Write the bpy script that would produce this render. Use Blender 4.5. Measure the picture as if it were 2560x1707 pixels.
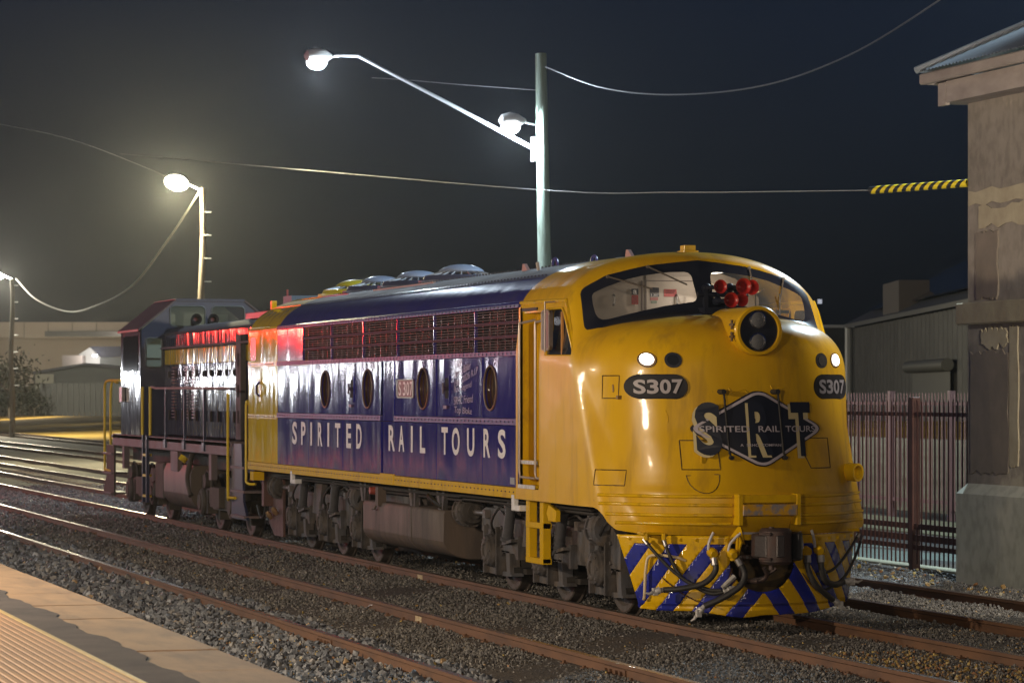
import bpy, bmesh, math, random
import numpy as np
from mathutils import Vector, Matrix, Euler
R = math.radians
random.seed(7); RNG = np.random.default_rng(7)
for o in list(bpy.data.objects): bpy.data.objects.remove(o)
SC = bpy.context.scene
COL = SC.collection

# ------------------------------------------------------------------ camera
CAMX, CAMY, CAMZ, TH = 34.715, -12.17, 2.45, 0.296625
cam = bpy.data.cameras.new('camera'); camo = bpy.data.objects.new('camera', cam); COL.objects.link(camo)
cam.sensor_width = 36; cam.lens = 7692 / 2560 * 36; cam.shift_y = (986 - 853.5) / 2560
cam.clip_start = .5; cam.clip_end = 2000
camo.location = (CAMX, CAMY, CAMZ)
camo.rotation_euler = (math.pi / 2, 0, math.pi / 2 - TH)
cam.dof.use_dof = True; cam.dof.focus_distance = 33.5; cam.dof.aperture_fstop = 5.6
SC.camera = camo

# ------------------------------------------------------------------ night sky, weak moonlight, exposure
W = bpy.data.worlds.new('World'); SC.world = W; W.use_nodes = True
nt = W.node_tree; nt.nodes.clear()
wo = nt.nodes.new('ShaderNodeOutputWorld'); bg = nt.nodes.new('ShaderNodeBackground')
sky = nt.nodes.new('ShaderNodeTexSky'); sky.sky_type = 'NISHITA'; sky.sun_disc = False
sky.sun_elevation = R(24); sky.sun_rotation = R(200); sky.dust_density = 2.5; sky.air_density = 1.6; sky.ozone_density = 4
hs = nt.nodes.new('ShaderNodeMixRGB'); hs.blend_type = 'MULTIPLY'; hs.inputs[0].default_value = 1
hs.inputs[2].default_value = (.36, .54, 1.30, 1)
nt.links.new(sky.outputs[0], hs.inputs[1]); nt.links.new(hs.outputs[0], bg.inputs[0])
bg.inputs[1].default_value = .0042
nt.links.new(bg.outputs[0], wo.inputs[0])
VS = SC.view_settings; VS.view_transform = 'Standard'; VS.look = 'None'; VS.gamma = 1; VS.exposure = .35
SC.cycles.use_denoising = True
SC.cycles.max_bounces = 6; SC.cycles.glossy_bounces = 4; SC.cycles.transmission_bounces = 6
SC.cycles.transparent_max_bounces = 12; SC.cycles.diffuse_bounces = 3; SC.cycles.volume_bounces = 0
SC.cycles.sample_clamp_indirect = 6; SC.cycles.caustics_reflective = False; SC.cycles.caustics_refractive = False
SC.cycles.blur_glossy = .3
def point_light(n, loc, power, col, radius=.15):
    l = bpy.data.lights.new(n, 'POINT'); l.energy = power; l.color = col; l.shadow_soft_size = radius
    o = bpy.data.objects.new(n, l); o.location = loc; COL.objects.link(o); return o
def spot_light(n, loc, target, power, col, angle=120, blend=.6, radius=.15):
    l = bpy.data.lights.new(n, 'SPOT'); l.energy = power; l.color = col; l.shadow_soft_size = radius
    l.spot_size = R(angle); l.spot_blend = blend
    o = bpy.data.objects.new(n, l); o.location = loc; COL.objects.link(o)
    o.rotation_euler = (Vector(target) - Vector(loc)).to_track_quat('-Z', 'Y').to_euler(); return o
# the station's platform lamps (behind the camera and along the platform), the red signal, the yard lamp behind the building, and unseen lamps added as fill
WARM = (1, .80, .58); LED = (.93, .96, 1.0)
LIGHTS = True
spot_light('platform_lamp', (6.5, -13.6, 4.2), (6.5, -11.5, 0), 3000, WARM, 170, .3, .16)
spot_light('platform_lamp', (23, -13.8, 3.2), (22, -11.5, 0), 2100, WARM, 176, .2, .16)
spot_light('platform_lamp', (-9, -13.6, 4.3), (-9, -11.5, 0), 1300, WARM, 170, .3, .16)
spot_light('platform_lamp', (-24, -13.6, 4.4), (-24, -11.8, 0), 1000, LED, 170, .3, .16)
spot_light('platform_lamp', (-39, -13.6, 4.2), (-39, -11.8, 0), 650, LED, 170, .3, .2)
spot_light('platform_lamp', (-54, -13.6, 3.4), (-54, -11.8, 0), 260, LED, 176, .2, .2)
spot_light('platform_lamp', (-69, -13.6, 3.0), (-69, -11.8, 0), 300, LED, 176, .2, .2)
spot_light('platform_lamp', (-84, -13.6, 3.0), (-84, -11.8, 0), 320, LED, 178, .1, .22)
spot_light('platform_lamp', (-98, -13.6, 3.0), (-98, -11.8, 0), 800, LED, 178, .1, .22)
point_light('red_signal', (-43, -8.3, 4.2), 900, (1, .03, .02), .12)
point_light('red_signal', (-31, -8.2, 4.5), 220, (1, .03, .02), .12)  # second red light, unseen, added to carry red along the grilles
spot_light('platform_lamp', (46, -11.0, 4.4), (44, -10, 0), 4200, WARM, 176, .2, .16)  # unseen lamp added as front fill for the pilot and nose
spot_light('yard_lamp', (-6.2, 9.4, 10.8), (-7.2, 9.4, 0), 5400, (.66, .86, 1.0), 172, .3, .2)
spot_light('wall_light', (13.0, 2.6, 5.2), (-3, 6.1, 3.4), 5200, (1, .90, .76), 52, .5, .12)  # unseen spot added to brighten the right-hand building's wall

# ------------------------------------------------------------------ projection helper (metres in the place from measured bearings)
_c, _s = math.cos(TH), math.sin(TH)
def bearing(u, v):
    a = (u - 1280) / 7692.; b = -(v - 986) / 7692.
    return Vector((-_c + a * _s, _s + a * _c, b))
CP = Vector((CAMX, CAMY, CAMZ))
def onY(u, v, Y): d = bearing(u, v); return CP + d * ((Y - CAMY) / d.y)
def onX(u, v, X): d = bearing(u, v); return CP + d * ((X - CAMX) / d.x)
def onZ(u, v, Z): d = bearing(u, v); return CP + d * ((Z - CAMZ) / d.z)
def atD(u, v, fw): return CP + bearing(u, v) * fw

# ------------------------------------------------------------------ materials
MATS = {}
def mat(name, col=(.5, .5, .5), rough=.5, metal=0., col2=None, scale=4., detail=6., amt=1., lo=.35, hi=.7, bump=0., bscale=None,
        coat=0., spec=.5, emis=None, estr=0., stretch=(1, 1, 1), wave=0., wscale=1.2, wstretch=(1, 1, 1), rvar=0., trans=0., ior=1.45, alpha=1., grime=None, gscale=3., gstretch=(1, 1, .12), glo=.56, ghi=.72, gamt=.7):
    if name in MATS: return MATS[name]
    m = bpy.data.materials.new(name); m.use_nodes = True; MATS[name] = m
    t = m.node_tree; N = t.nodes; L = t.links
    b = N['Principled BSDF']
    b.inputs['Base Color'].default_value = (*col, 1); b.inputs['Roughness'].default_value = rough
    b.inputs['Metallic'].default_value = metal; b.inputs['Specular IOR Level'].default_value = spec
    b.inputs['Coat Weight'].default_value = coat; b.inputs['Coat Roughness'].default_value = .04
    b.inputs['Transmission Weight'].default_value = trans; b.inputs['IOR'].default_value = ior; b.inputs['Alpha'].default_value = alpha
    if emis: b.inputs['Emission Color'].default_value = (*emis, 1); b.inputs['Emission Strength'].default_value = estr
    tc = N.new('ShaderNodeTexCoord')
    def noise(sc, st, de=6.):
        mp = N.new('ShaderNodeMapping'); mp.inputs['Scale'].default_value = st; L.new(tc.outputs['Object'], mp.inputs[0])
        n = N.new('ShaderNodeTexNoise'); n.inputs['Scale'].default_value = sc; n.inputs['Detail'].default_value = de
        n.inputs['Roughness'].default_value = .62; L.new(mp.outputs[0], n.inputs['Vector']); return n
    if col2 is not None:
        n = noise(scale, stretch, detail)
        mr = N.new('ShaderNodeMapRange'); mr.inputs[1].default_value = lo; mr.inputs[2].default_value = hi; mr.inputs[4].default_value = amt
        L.new(n.outputs['Fac'], mr.inputs[0])
        mx = N.new('ShaderNodeMixRGB'); mx.inputs[1].default_value = (*col, 1); mx.inputs[2].default_value = (*col2, 1)
        L.new(mr.outputs[0], mx.inputs[0]); L.new(mx.outputs[0], b.inputs['Base Color'])
        m['mix'] = 1
        if grime:
            ng = noise(gscale, gstretch, 8.); mg = N.new('ShaderNodeMapRange'); mg.inputs[1].default_value = glo; mg.inputs[2].default_value = ghi; mg.inputs[4].default_value = gamt; L.new(ng.outputs['Fac'], mg.inputs[0])
            mx2 = N.new('ShaderNodeMixRGB'); mx2.inputs[2].default_value = (*grime, 1); L.new(mg.outputs[0], mx2.inputs[0]); L.new(mx.outputs[0], mx2.inputs[1])
            nc = noise(26., (1, 1, .8), 3.); mc = N.new('ShaderNodeMapRange'); mc.inputs[1].default_value = .735; mc.inputs[2].default_value = .76; mc.inputs[4].default_value = .75; L.new(nc.outputs['Fac'], mc.inputs[0])
            mx3 = N.new('ShaderNodeMixRGB'); mx3.inputs[2].default_value = (.10, .06, .02, 1); L.new(mc.outputs[0], mx3.inputs[0]); L.new(mx2.outputs[0], mx3.inputs[1]); L.new(mx3.outputs[0], b.inputs['Base Color'])
        if rvar:
            mr2 = N.new('ShaderNodeMapRange'); mr2.inputs[1].default_value = .3; mr2.inputs[2].default_value = .75
            mr2.inputs[3].default_value = rough; mr2.inputs[4].default_value = min(1, rough + rvar)
            L.new(n.outputs['Fac'], mr2.inputs[0]); L.new(mr2.outputs[0], b.inputs['Roughness'])
    prev = None
    if wave:
        n = noise(wscale, wstretch, 1.5); bp = N.new('ShaderNodeBump'); bp.inputs['Strength'].default_value = 1; bp.inputs['Distance'].default_value = wave
        L.new(n.outputs['Fac'], bp.inputs['Height']); prev = bp
    if bump:
        n = noise(bscale or scale * 3, stretch, 5); bp = N.new('ShaderNodeBump'); bp.inputs['Strength'].default_value = 1; bp.inputs['Distance'].default_value = bump
        L.new(n.outputs['Fac'], bp.inputs['Height'])
        if prev: L.new(prev.outputs[0], bp.inputs['Normal'])
        prev = bp
    if prev:
        L.new(prev.outputs[0], b.inputs['Normal'])
        if coat: L.new(prev.outputs[0], b.inputs['Coat Normal'])
    return m

YEL = mat('paint_yellow_nose', (.62, .365, .003), .27, col2=(.50, .265, .004), scale=1.4, stretch=(1, 1, .5), lo=.42, hi=.8, coat=.12, wave=.020, wscale=1.7, wstretch=(1, 1, .8), bump=.0006, bscale=40, rvar=.14, spec=.32, grime=(.27, .155, .02), gscale=2.6, gstretch=(1.5, 1.5, .22), glo=.52, ghi=.75, gamt=.75)
YELP = mat('paint_yellow_gloss', (.58, .40, .002), .09, col2=(.50, .33, .003), scale=2, coat=.0, wave=.026, wscale=1.3, wstretch=(1.7, 1, .5), bump=.0004, bscale=50, spec=.28)
YELS = mat('paint_yellow_skirt', (.62, .375, .003), .16, col2=(.36, .19, .008), scale=5, stretch=(1, 1, .6), lo=.52, hi=.88, coat=.1, wave=.007, wscale=2.5, bump=.0008, bscale=60, rvar=.12, spec=.32, grime=(.20, .115, .02), gscale=5, gstretch=(1, 1, .3), glo=.56, ghi=.75, gamt=.7)
BLU = mat('paint_blue', (.016, .014, .170), .10, col2=(.020, .017, .16), scale=3, coat=.4, wave=.026, wscale=1.15, wstretch=(1.7, 1, .5), bump=.0004, bscale=50, rvar=.04, spec=.4, grime=(.055, .045, .085), gscale=3.5, gstretch=(2, 1, .18), glo=.52, ghi=.75, gamt=.45)
PILY = mat('pilot_yellow', (.66, .40, .003), .20, col2=(.50, .28, .006), scale=5, lo=.5, hi=.85, coat=.15, wave=.010, wscale=3, rvar=.1, spec=.35, grime=(.26, .15, .03), gscale=6, gstretch=(1, 1, .6), glo=.60, ghi=.75, gamt=.6)
BLUS = mat('paint_blue_strip', (.020, .017, .15), .34, col2=(.03, .025, .13), scale=6, spec=.7, bump=.002, bscale=30, rvar=.12)
BLUR = mat('paint_blue_roof', (.024, .020, .15), .30, col2=(.05, .045, .13), scale=3, coat=.2, wave=.008, wscale=2, rvar=.1)
STB = mat('paint_stripe_blue', (.014, .024, .32), .20, col2=(.02, .025, .17), scale=6, coat=.4, wave=.006, wscale=2.5)
ROOF = mat('roof_grey', (.17, .185, .21), .62, col2=(.12, .13, .15), scale=2.5, stretch=(.3, 1, 1), bump=.002, bscale=9, rvar=.2)
NAVY = mat('navy_black', (.010, .012, .022), .32, col2=(.018, .02, .03), scale=4, coat=.1, rvar=.1)
BLACK = mat('black_rubber', (.012, .012, .013), .55, col2=(.03, .028, .026), scale=12, bump=.001)
STEEL = mat('bare_steel', (.42, .42, .44), .32, 1., col2=(.25, .24, .23), scale=9, rvar=.2)
SILV = mat('silver_paint', (.62, .62, .62), .4, .3, col2=(.35, .33, .3), scale=20, bump=.001, rvar=.2)
CHROME = mat('chrome', (.8, .8, .82), .08, 1.)
UNDER = mat('underframe_grey', (.085, .085, .095), .58, col2=(.115, .09, .07), scale=3.2, lo=.42, hi=.66, bump=.005, bscale=26, rvar=.25, spec=.35, grime=(.022, .02, .019), gscale=4, gstretch=(1, 1, .35), glo=.48, ghi=.62, gamt=.8)
UNDD = mat('underframe_dark', (.026, .025, .025), .7, col2=(.05, .042, .036), scale=4, bump=.004, bscale=20, spec=.25)
UNDB = mat('underframe_brown', (.105, .078, .062), .55, col2=(.055, .050, .050), scale=1.6, stretch=(1.6, 1, .35), lo=.4, hi=.7, bump=.004, bscale=18, rvar=.25, spec=.4)
RUSTB = mat('brown_painted_steel', (.10, .048, .040), .5, col2=(.06, .03, .026), scale=4, bump=.002, rvar=.2)
WHEEL = mat('wheel_steel', (.070, .055, .045), .6, .1, col2=(.05, .042, .038), scale=7, bump=.002, rvar=.2)
RAILS = mat('rail_rust', (.155, .078, .040), .62, col2=(.09, .05, .032), scale=5, stretch=(.25, 1, 1), bump=.003, bscale=22, spec=.35)
RAILT = mat('rail_head', (.50, .44, .39), .24, .9, col2=(.36, .24, .16), scale=2.2, stretch=(.12, 1, 1), lo=.35, hi=.75, rvar=.22)
WHT = mat('white_paint', (.66, .66, .68), .4, col2=(.5, .5, .52), scale=9, rvar=.1)
CREAM = mat('cream_letters', (.55, .47, .26), .45)
GREYL = mat('sign_white', (.60, .58, .62), .4)
GLASS = mat('cab_glass', (.55, .58, .6), .02, alpha=.10, spec=.6)
DGLASS = mat('dark_glass', (.018, .02, .024), .07, spec=.6, coat=.3)
PORT = mat('porthole_glass', (.06, .030, .016), .10, col2=(.025, .014, .010), scale=3, coat=.6, wave=.004)
REDH = mat('horn_red', (.36, .018, .014), .35, coat=.3)
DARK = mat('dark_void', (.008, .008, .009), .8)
# ------------------------------------------------------------------ mesh helpers
def wl(p):
    v = Vector((0, 0, 0))
    while p is not None: v += p.location; p = p.parent
    return v
def smooth_by_angle(me, ang=35):
    me.polygons.foreach_set('use_smooth', [True] * len(me.polygons))
    try: me.set_sharp_from_angle(angle=R(ang))
    except Exception: pass
def link(name, me, parent=None, loc=(0, 0, 0), rot=None):
    o = bpy.data.objects.new(name, me); o.location = loc
    if rot: o.rotation_euler = rot
    o.parent = parent; COL.objects.link(o); return o
def tag(o, label=None, cat=None, group=None, kind=None):
    for k, v in (('label', label), ('category', cat), ('group', group), ('kind', kind)):
        if v: o[k] = v
    return o
def thing(name, loc, label, cat, group=None, kind=None):
    o = bpy.data.objects.new(name, None); o.location = loc; o.empty_display_size = .3; COL.objects.link(o)
    return tag(o, label, cat, group, kind)
class MB:
    def __init__(s): s.v = []; s.f = []; s.m = []; s.cur = 0
    def add(s, vs, fs):
        b = len(s.v); s.v += [tuple(p) for p in vs]
        for f in fs: s.f.append([i + b for i in f]); s.m.append(s.cur)
        return s
    def box(s, x0, x1, y0, y1, z0, z1, rot=None, c=None):
        p = [Vector((x, y, z)) for z in (z0, z1) for y in (y0, y1) for x in (x0, x1)]
        if rot is not None:
            c = Vector(c) if c is not None else Vector(((x0 + x1) / 2, (y0 + y1) / 2, (z0 + z1) / 2)); M = Euler(rot).to_matrix()
            p = [c + M @ (q - c) for q in p]
        return s.add(p, [(0, 2, 3, 1), (4, 5, 7, 6), (0, 1, 5, 4), (2, 6, 7, 3), (0, 4, 6, 2), (1, 3, 7, 5)])
    def cyl(s, a, b, r, r2=None, n=16, cap=True):
        a = Vector(a); b = Vector(b); r2 = r if r2 is None else r2
        d = (b - a).normalized(); u = d.orthogonal().normalized(); w = d.cross(u)
        vs = []
        for c, q in ((a, r), (b, r2)):
            for i in range(n): t = 2 * math.pi * i / n; vs.append(c + (u * math.cos(t) + w * math.sin(t)) * q)
        fs = [(i, (i + 1) % n, n + (i + 1) % n, n + i) for i in range(n)]
        if cap: fs += [tuple(range(n - 1, -1, -1)), tuple(range(n, 2 * n))]
        return s.add(vs, fs)
    def lathe(s, a, d, prof, n=24, cap=True):       # prof: list of (distance along d, radius)
        a = Vector(a); d = Vector(d).normalized(); u = d.orthogonal().normalized(); w = d.cross(u); vs = []
        for t, r in prof:
            for i in range(n): q = 2 * math.pi * i / n; vs.append(a + d * t + (u * math.cos(q) + w * math.sin(q)) * max(r, 1e-4))
        k = len(prof); fs = [(j * n + i, j * n + (i + 1) % n, (j + 1) * n + (i + 1) % n, (j + 1) * n + i) for j in range(k - 1) for i in range(n)]
        if cap: fs += [tuple(range(n - 1, -1, -1)), tuple(range((k - 1) * n, k * n))]
        return s.add(vs, fs)
    def tube(s, pts, r, n=8, cap=True):
        P = [Vector(p) for p in pts]; rr = r if isinstance(r, (list, tuple)) else [r] * len(P); vs = []; up = None
        for i, p in enumerate(P):
            d = (P[min(i + 1, len(P) - 1)] - P[max(i - 1, 0)]).normalized()
            if up is None: up = d.orthogonal().normalized()
            up = (up - d * up.dot(d)); up = up.normalized() if up.length > 1e-6 else d.orthogonal().normalized(); w = d.cross(up)
            for k in range(n): q = 2 * math.pi * k / n; vs.append(p + (up * math.cos(q) + w * math.sin(q)) * rr[i])
        m = len(P); fs = [(j * n + i, j * n + (i + 1) % n, (j + 1) * n + (i + 1) % n, (j + 1) * n + i) for j in range(m - 1) for i in range(n)]
        if cap: fs += [tuple(range(n - 1, -1, -1)), tuple(range((m - 1) * n, m * n))]
        return s.add(vs, fs)
    def prism(s, poly, fn, a, b):                   # poly in 2D, fn(p, t) -> 3D, thickness a..b
        n = len(poly); vs = [fn(p, a) for p in poly] + [fn(p, b) for p in poly]
        fs = [(i, (i + 1) % n, n + (i + 1) % n, n + i) for i in range(n)] + [tuple(range(n - 1, -1, -1)), tuple(range(n, 2 * n))]
        return s.add(vs, fs)
    def xz(s, poly, y0, y1): return s.prism(poly, lambda p, t: (p[0], t, p[1]), y0, y1)
    def yz(s, poly, x0, x1): return s.prism(poly, lambda p, t: (t, p[0], p[1]), x0, x1)
    def xy(s, poly, z0, z1): return s.prism(poly, lambda p, t: (p[0], p[1], t), z0, z1)
    def grid(s, fn, us, vs_):
        vs = [fn(u, v) for v in vs_ for u in us]; n = len(us)
        return s.add(vs, [(j * n + i, j * n + i + 1, (j + 1) * n + i + 1, (j + 1) * n + i) for j in range(len(vs_) - 1) for i in range(n - 1)])
    def mesh(s, name, mats, off=(0, 0, 0), ang=35, bev=0, flip=False):
        me = bpy.data.meshes.new(name); o = Vector(off)
        me.from_pydata([tuple(Vector(p) - o) for p in s.v], [], s.f)
        for m in (mats if isinstance(mats, (list, tuple)) else [mats]): me.materials.append(m)
        me.polygons.foreach_set('material_index', s.m)
        bm = bmesh.new(); bm.from_mesh(me); bmesh.ops.recalc_face_normals(bm, faces=bm.faces)
        if bev:
            es = [e for e in bm.edges if len(e.link_faces) == 2 and e.calc_face_angle(0) > .5]
            bmesh.ops.bevel(bm, geom=es, offset=bev, segments=1, affect='EDGES', clamp_overlap=True)
        bm.to_mesh(me); bm.free(); me.update(); smooth_by_angle(me, ang); return me
    def build(s, name, mats, parent=None, ang=35, bev=0, loc=None):
        off = wl(parent) if loc is None else Vector((0, 0, 0))
        return link(name, s.mesh(name, mats, off, ang, bev), parent, loc or (0, 0, 0))
def arcpts(cx, cy, rx, ry, a0, a1, n):
    return [(cx + rx * math.cos(R(a0 + (a1 - a0) * i / n)), cy + ry * math.sin(R(a0 + (a1 - a0) * i / n))) for i in range(n + 1)]
def rrect(x0, x1, y0, y1, r, n=5):
    return arcpts(x1 - r, y1 - r, r, r, 0, 90, n) + arcpts(x0 + r, y1 - r, r, r, 90, 180, n) + arcpts(x0 + r, y0 + r, r, r, 180, 270, n) + arcpts(x1 - r, y0 + r, r, r, 270, 360, n)
def lin(a, b, n): return [a + (b - a) * i / (n - 1) for i in range(n)]
def catmull(P, n=8):
    P = [Vector(p) for p in P]; Q = [P[0] * 2 - P[1]] + P + [P[-1] * 2 - P[-2]]; out = []
    for i in range(1, len(Q) - 2):
        for k in range(n):
            t = k / n; a, b, c, d = Q[i - 1], Q[i], Q[i + 1], Q[i + 2]
            out.append(.5 * ((2 * b) + (c - a) * t + (2 * a - 5 * b + 4 * c - d) * t * t + (3 * b - a - 3 * c + d) * t ** 3))
    return out + [P[-1]]
# clip a triangle soup by a scalar field g (inside where g < 0)
def clip(V, F, g):
    V = [tuple(p) for p in V]; G = [float(x) for x in g]; cache = {}; fi = []; fo = []
    def cut(i, j):
        k = (i, j) if i < j else (j, i)
        if k not in cache:
            a, b = k; t = G[a] / (G[a] - G[b]); A, B = V[a], V[b]
            V.append(tuple(A[q] + (B[q] - A[q]) * t for q in range(3))); cache[k] = len(V) - 1
        return cache[k]
    for f in F:
        s = [G[i] < 0 for i in f]
        if all(s): fi.append(list(f)); continue
        if not any(s): fo.append(list(f)); continue
        a = []; b = []; n = len(f)
        for q in range(n):
            i, j = f[q], f[(q + 1) % n]
            (a if s[q] else b).append(i)
            if s[q] != s[(q + 1) % n]: c = cut(i, j); a.append(c); b.append(c)
        if len(a) > 2: fi.append(a)
        if len(b) > 2: fo.append(b)
    return V, fi, fo
def polydist(P, poly):      # signed distance (negative inside) of Nx2 points to polygon
    P = np.asarray(P, float); Q = np.asarray(poly, float); d = np.full(len(P), 1e9); ins = np.zeros(len(P), bool)
    for i in range(len(Q)):
        a, b = Q[i], Q[(i + 1) % len(Q)]; e = b - a; w = P - a
        t = np.clip((w @ e) / max(e @ e, 1e-12), 0, 1)[:, None]; d = np.minimum(d, np.linalg.norm(w - t * e, axis=1))
        c = ((a[1] > P[:, 1]) != (b[1] > P[:, 1])) & (P[:, 0] < (b[0] - a[0]) * (P[:, 1] - a[1]) / (b[1] - a[1] + 1e-12) + a[0]); ins ^= c
    return np.where(ins, -d, d)
def soup(name, V, F, mats, parent, ang=35, nrm=None):
    used = sorted({i for f in F for i in f}); mp = {i: k for k, i in enumerate(used)}; off = wl(parent)
    me = bpy.data.meshes.new(name); me.from_pydata([tuple(Vector(V[i]) - off) for i in used], [], [[mp[i] for i in f] for f in F])
    for m in (mats if isinstance(mats, (list, tuple)) else [mats]): me.materials.append(m)
    smooth_by_angle(me, ang); return link(name, me, parent)
# lettering as mesh data in the unit square
def text_polys(s, bold=0., shear=0.):
    c = bpy.data.curves.new('t', 'FONT'); c.body = s; c.offset = bold; c.shear = shear; c.resolution_u = 4; c.fill_mode = 'FRONT'
    o = bpy.data.objects.new('t', c); COL.objects.link(o); dg = bpy.context.evaluated_depsgraph_get(); dg.update()
    me = bpy.data.meshes.new_from_object(o.evaluated_get(dg)); V = np.array([v.co[:2] for v in me.vertices]); F = [list(p.vertices) for p in me.polygons]
    bpy.data.objects.remove(o); bpy.data.curves.remove(c); bpy.data.meshes.remove(me)
    lo, hi = V.min(0), V.max(0); asp = (hi[0] - lo[0]) / (hi[1] - lo[1])
    return (V - lo) / (hi - lo), F, asp
def letters(name, items, fn, mats, parent, bold=.0, shear=0., kind=None):
    """items: (string, x0, x1, y0, y1); fn maps (a, b) to a point"""
    m = MB()
    for it in items:
        V, F, asp = text_polys(it[0], bold, shear); x0, x1, y0, y1 = it[1:5]
        if x1 is None: x1 = x0 + asp * (y1 - y0)
        sl = it[5] if len(it) > 5 else 0.
        m.add([fn(x0 + (x1 - x0) * p[0], y0 + (y1 - y0) * p[1] + sl * p[0] * (x1 - x0)) for p in V], F)
    off = wl(parent); me = bpy.data.meshes.new(name); me.from_pydata([tuple(Vector(p) - off) for p in m.v], [], m.f)
    for q in (mats if isinstance(mats, (list, tuple)) else [mats]): me.materials.append(q)
    return link(name, me, parent)
# ------------------------------------------------------------------ nose and cab shell of the leading locomotive (implicit surface)
_zt = np.array([.80, .93, 1.0, 1.08, 1.14, 1.40, 1.46, 1.6, 2.07, 2.5, 2.8, 3.1, 3.4, 4.3]); _xt = np.array([3.90, 4.00, 4.07, 4.13, 4.165, 4.165, 4.11, 4.05, 3.91, 3.84, 3.80, 3.77, 3.74, 3.70])
_zd = np.linspace(.7, 4.4, 371); _xd = np.interp(_zd, _zt, _xt); _ker = np.exp(-np.linspace(-2, 2, 13) ** 2); _ker /= _ker.sum()
_xd = np.convolve(np.pad(_xd, 6, mode='edge'), _ker, 'valid')
HW = 1.53
def smax(a, b, k): h = np.clip(.5 + .5 * (a - b) / k, 0, 1); return b + (a - b) * h + k * h * (1 - h)
def smin(a, b, k): return -smax(-a, -b, k)
def nose_f(x, y, z):
    xt = np.interp(z, _zd, _xd); ya = np.abs(y); xs = 2.3
    e = np.power((ya / HW), 2.55) + np.power(np.maximum(x - xs, 0) / (xt - xs), 2.15)
    front = (np.power(e, 1 / 2.4) - 1) * 1.3
    hood = z - (3.37 - .23 * (ya / HW) ** 2.0 - .075 * (x - 2.4))
    a = smax(front, hood, .46)
    roof = (np.power(np.power(ya / HW, 2.3) + np.power(np.maximum(z - 3.36, 0) / .71, 2.0), 1 / 2.15) - 1) * 1.0
    xw = 2.46 - .10 * ya - .07 * ya ** 2 - .56 * (z - 3.3)
    wind = (x - xw) * .87
    cabin = smax(roof, wind, .20)
    return smin(a, cabin, .13)
def nose_grad(P, e=1e-3):
    g = np.empty_like(P)
    for k in range(3):
        d = np.zeros(3); d[k] = e; A = P + d; B = P - d
        g[:, k] = (nose_f(A[:, 0], A[:, 1], A[:, 2]) - nose_f(B[:, 0], B[:, 1], B[:, 2])) / (2 * e)
    return g
def nose_x(y, z, x0=4.6):               # first hit coming from the front
    x = x0
    for i in range(400):
        d = float(nose_f(np.float64(x), np.float64(y), np.float64(z)))
        if d < 5e-4: break
        x -= max(d * .5, .0015)
        if x < 0: break
    return x
def nose_ray(o, d, t0=26, t1=38):
    t = t0; o = np.array(o); d = np.array(d)
    while t < t1:
        p = o + d * t; q = float(nose_f(p[0], p[1], p[2]))
        if q < 5e-4: return p
        t += max(q * .5, .001)
    return None
def surface_nets(x0, x1, y0, y1, z0, z1, h):
    X = np.arange(x0, x1 + h, h); Y = np.arange(y0, y1 + h, h); Z = np.arange(z0, z1 + h, h)
    G = nose_f(*np.meshgrid(X, Y, Z, indexing='ij')); S = G < 0
    nx, ny, nz = [n - 1 for n in G.shape]
    cnt = sum(S[i:nx + i, j:ny + j, k:nz + k].astype(int) for i in (0, 1) for j in (0, 1) for k in (0, 1))
    act = (cnt > 0) & (cnt < 8); idx = -np.ones(act.shape, int); idx[act] = np.arange(act.sum())
    I = np.argwhere(act); P = np.stack([X[I[:, 0]] + h / 2, Y[I[:, 1]] + h / 2, Z[I[:, 2]] + h / 2], 1)
    for it in range(8):
        g = nose_grad(P); f = nose_f(P[:, 0], P[:, 1], P[:, 2]); n2 = (g * g).sum(1)
        st = (f / np.maximum(n2, 1e-6))[:, None] * g; ln = np.linalg.norm(st, axis=1, keepdims=True); st *= np.minimum(1, h * .6 / np.maximum(ln, 1e-9)); P = P - st
    F = []
    for ax in range(3):
        sl = [slice(1, -1)] * 3; A = S
        if ax == 0: d = S[:-1, 1:-1, 1:-1] != S[1:, 1:-1, 1:-1]; sg = S[:-1, 1:-1, 1:-1]
        if ax == 1: d = S[1:-1, :-1, 1:-1] != S[1:-1, 1:, 1:-1]; sg = S[1:-1, :-1, 1:-1]
        if ax == 2: d = S[1:-1, 1:-1, :-1] != S[1:-1, 1:-1, 1:]; sg = S[1:-1, 1:-1, :-1]
        E = np.argwhere(d); s_ = sg[d]
        o = [[0, 0, 0], [0, 0, 0], [0, 0, 0], [0, 0, 0]]; b, c = [(1, 2), (2, 0), (0, 1)][ax]
        base = E.copy()
        quad = []
        for db, dc in ((0, 0), (1, 0), (1, 1), (0, 1)):
            q = base.copy(); q[:, b] += db; q[:, c] += dc; quad.append(idx[q[:, 0], q[:, 1], q[:, 2]])
        Q = np.stack(quad, 1); Q[~s_] = Q[~s_][:, ::-1]; Q = Q[(Q >= 0).all(1)]; F.append(Q)
    return P, np.concatenate(F)
# ------------------------------------------------------------------ leading locomotive
XR, XB, XC = -14.93, -12.75, .19      # rear end, yellow/blue joint, start of the cab shell
SEAM = [XB, -10.615, -8.448, -6.247, -5.537, -3.425, -1.325, .17]
LOCO = thing('diesel_locomotive', (-5.5, 0, 0), 'yellow and blue streamlined diesel locomotive with round nose numbered S307', 'locomotive')
def zroof(y): return 3.36 + .71 * max(0, 1 - (abs(y) / HW) ** 2.3) ** .5
def yroof(z): return HW * max(0, 1 - ((z - 3.36) / .71) ** 2) ** (1 / 2.3)
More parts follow.
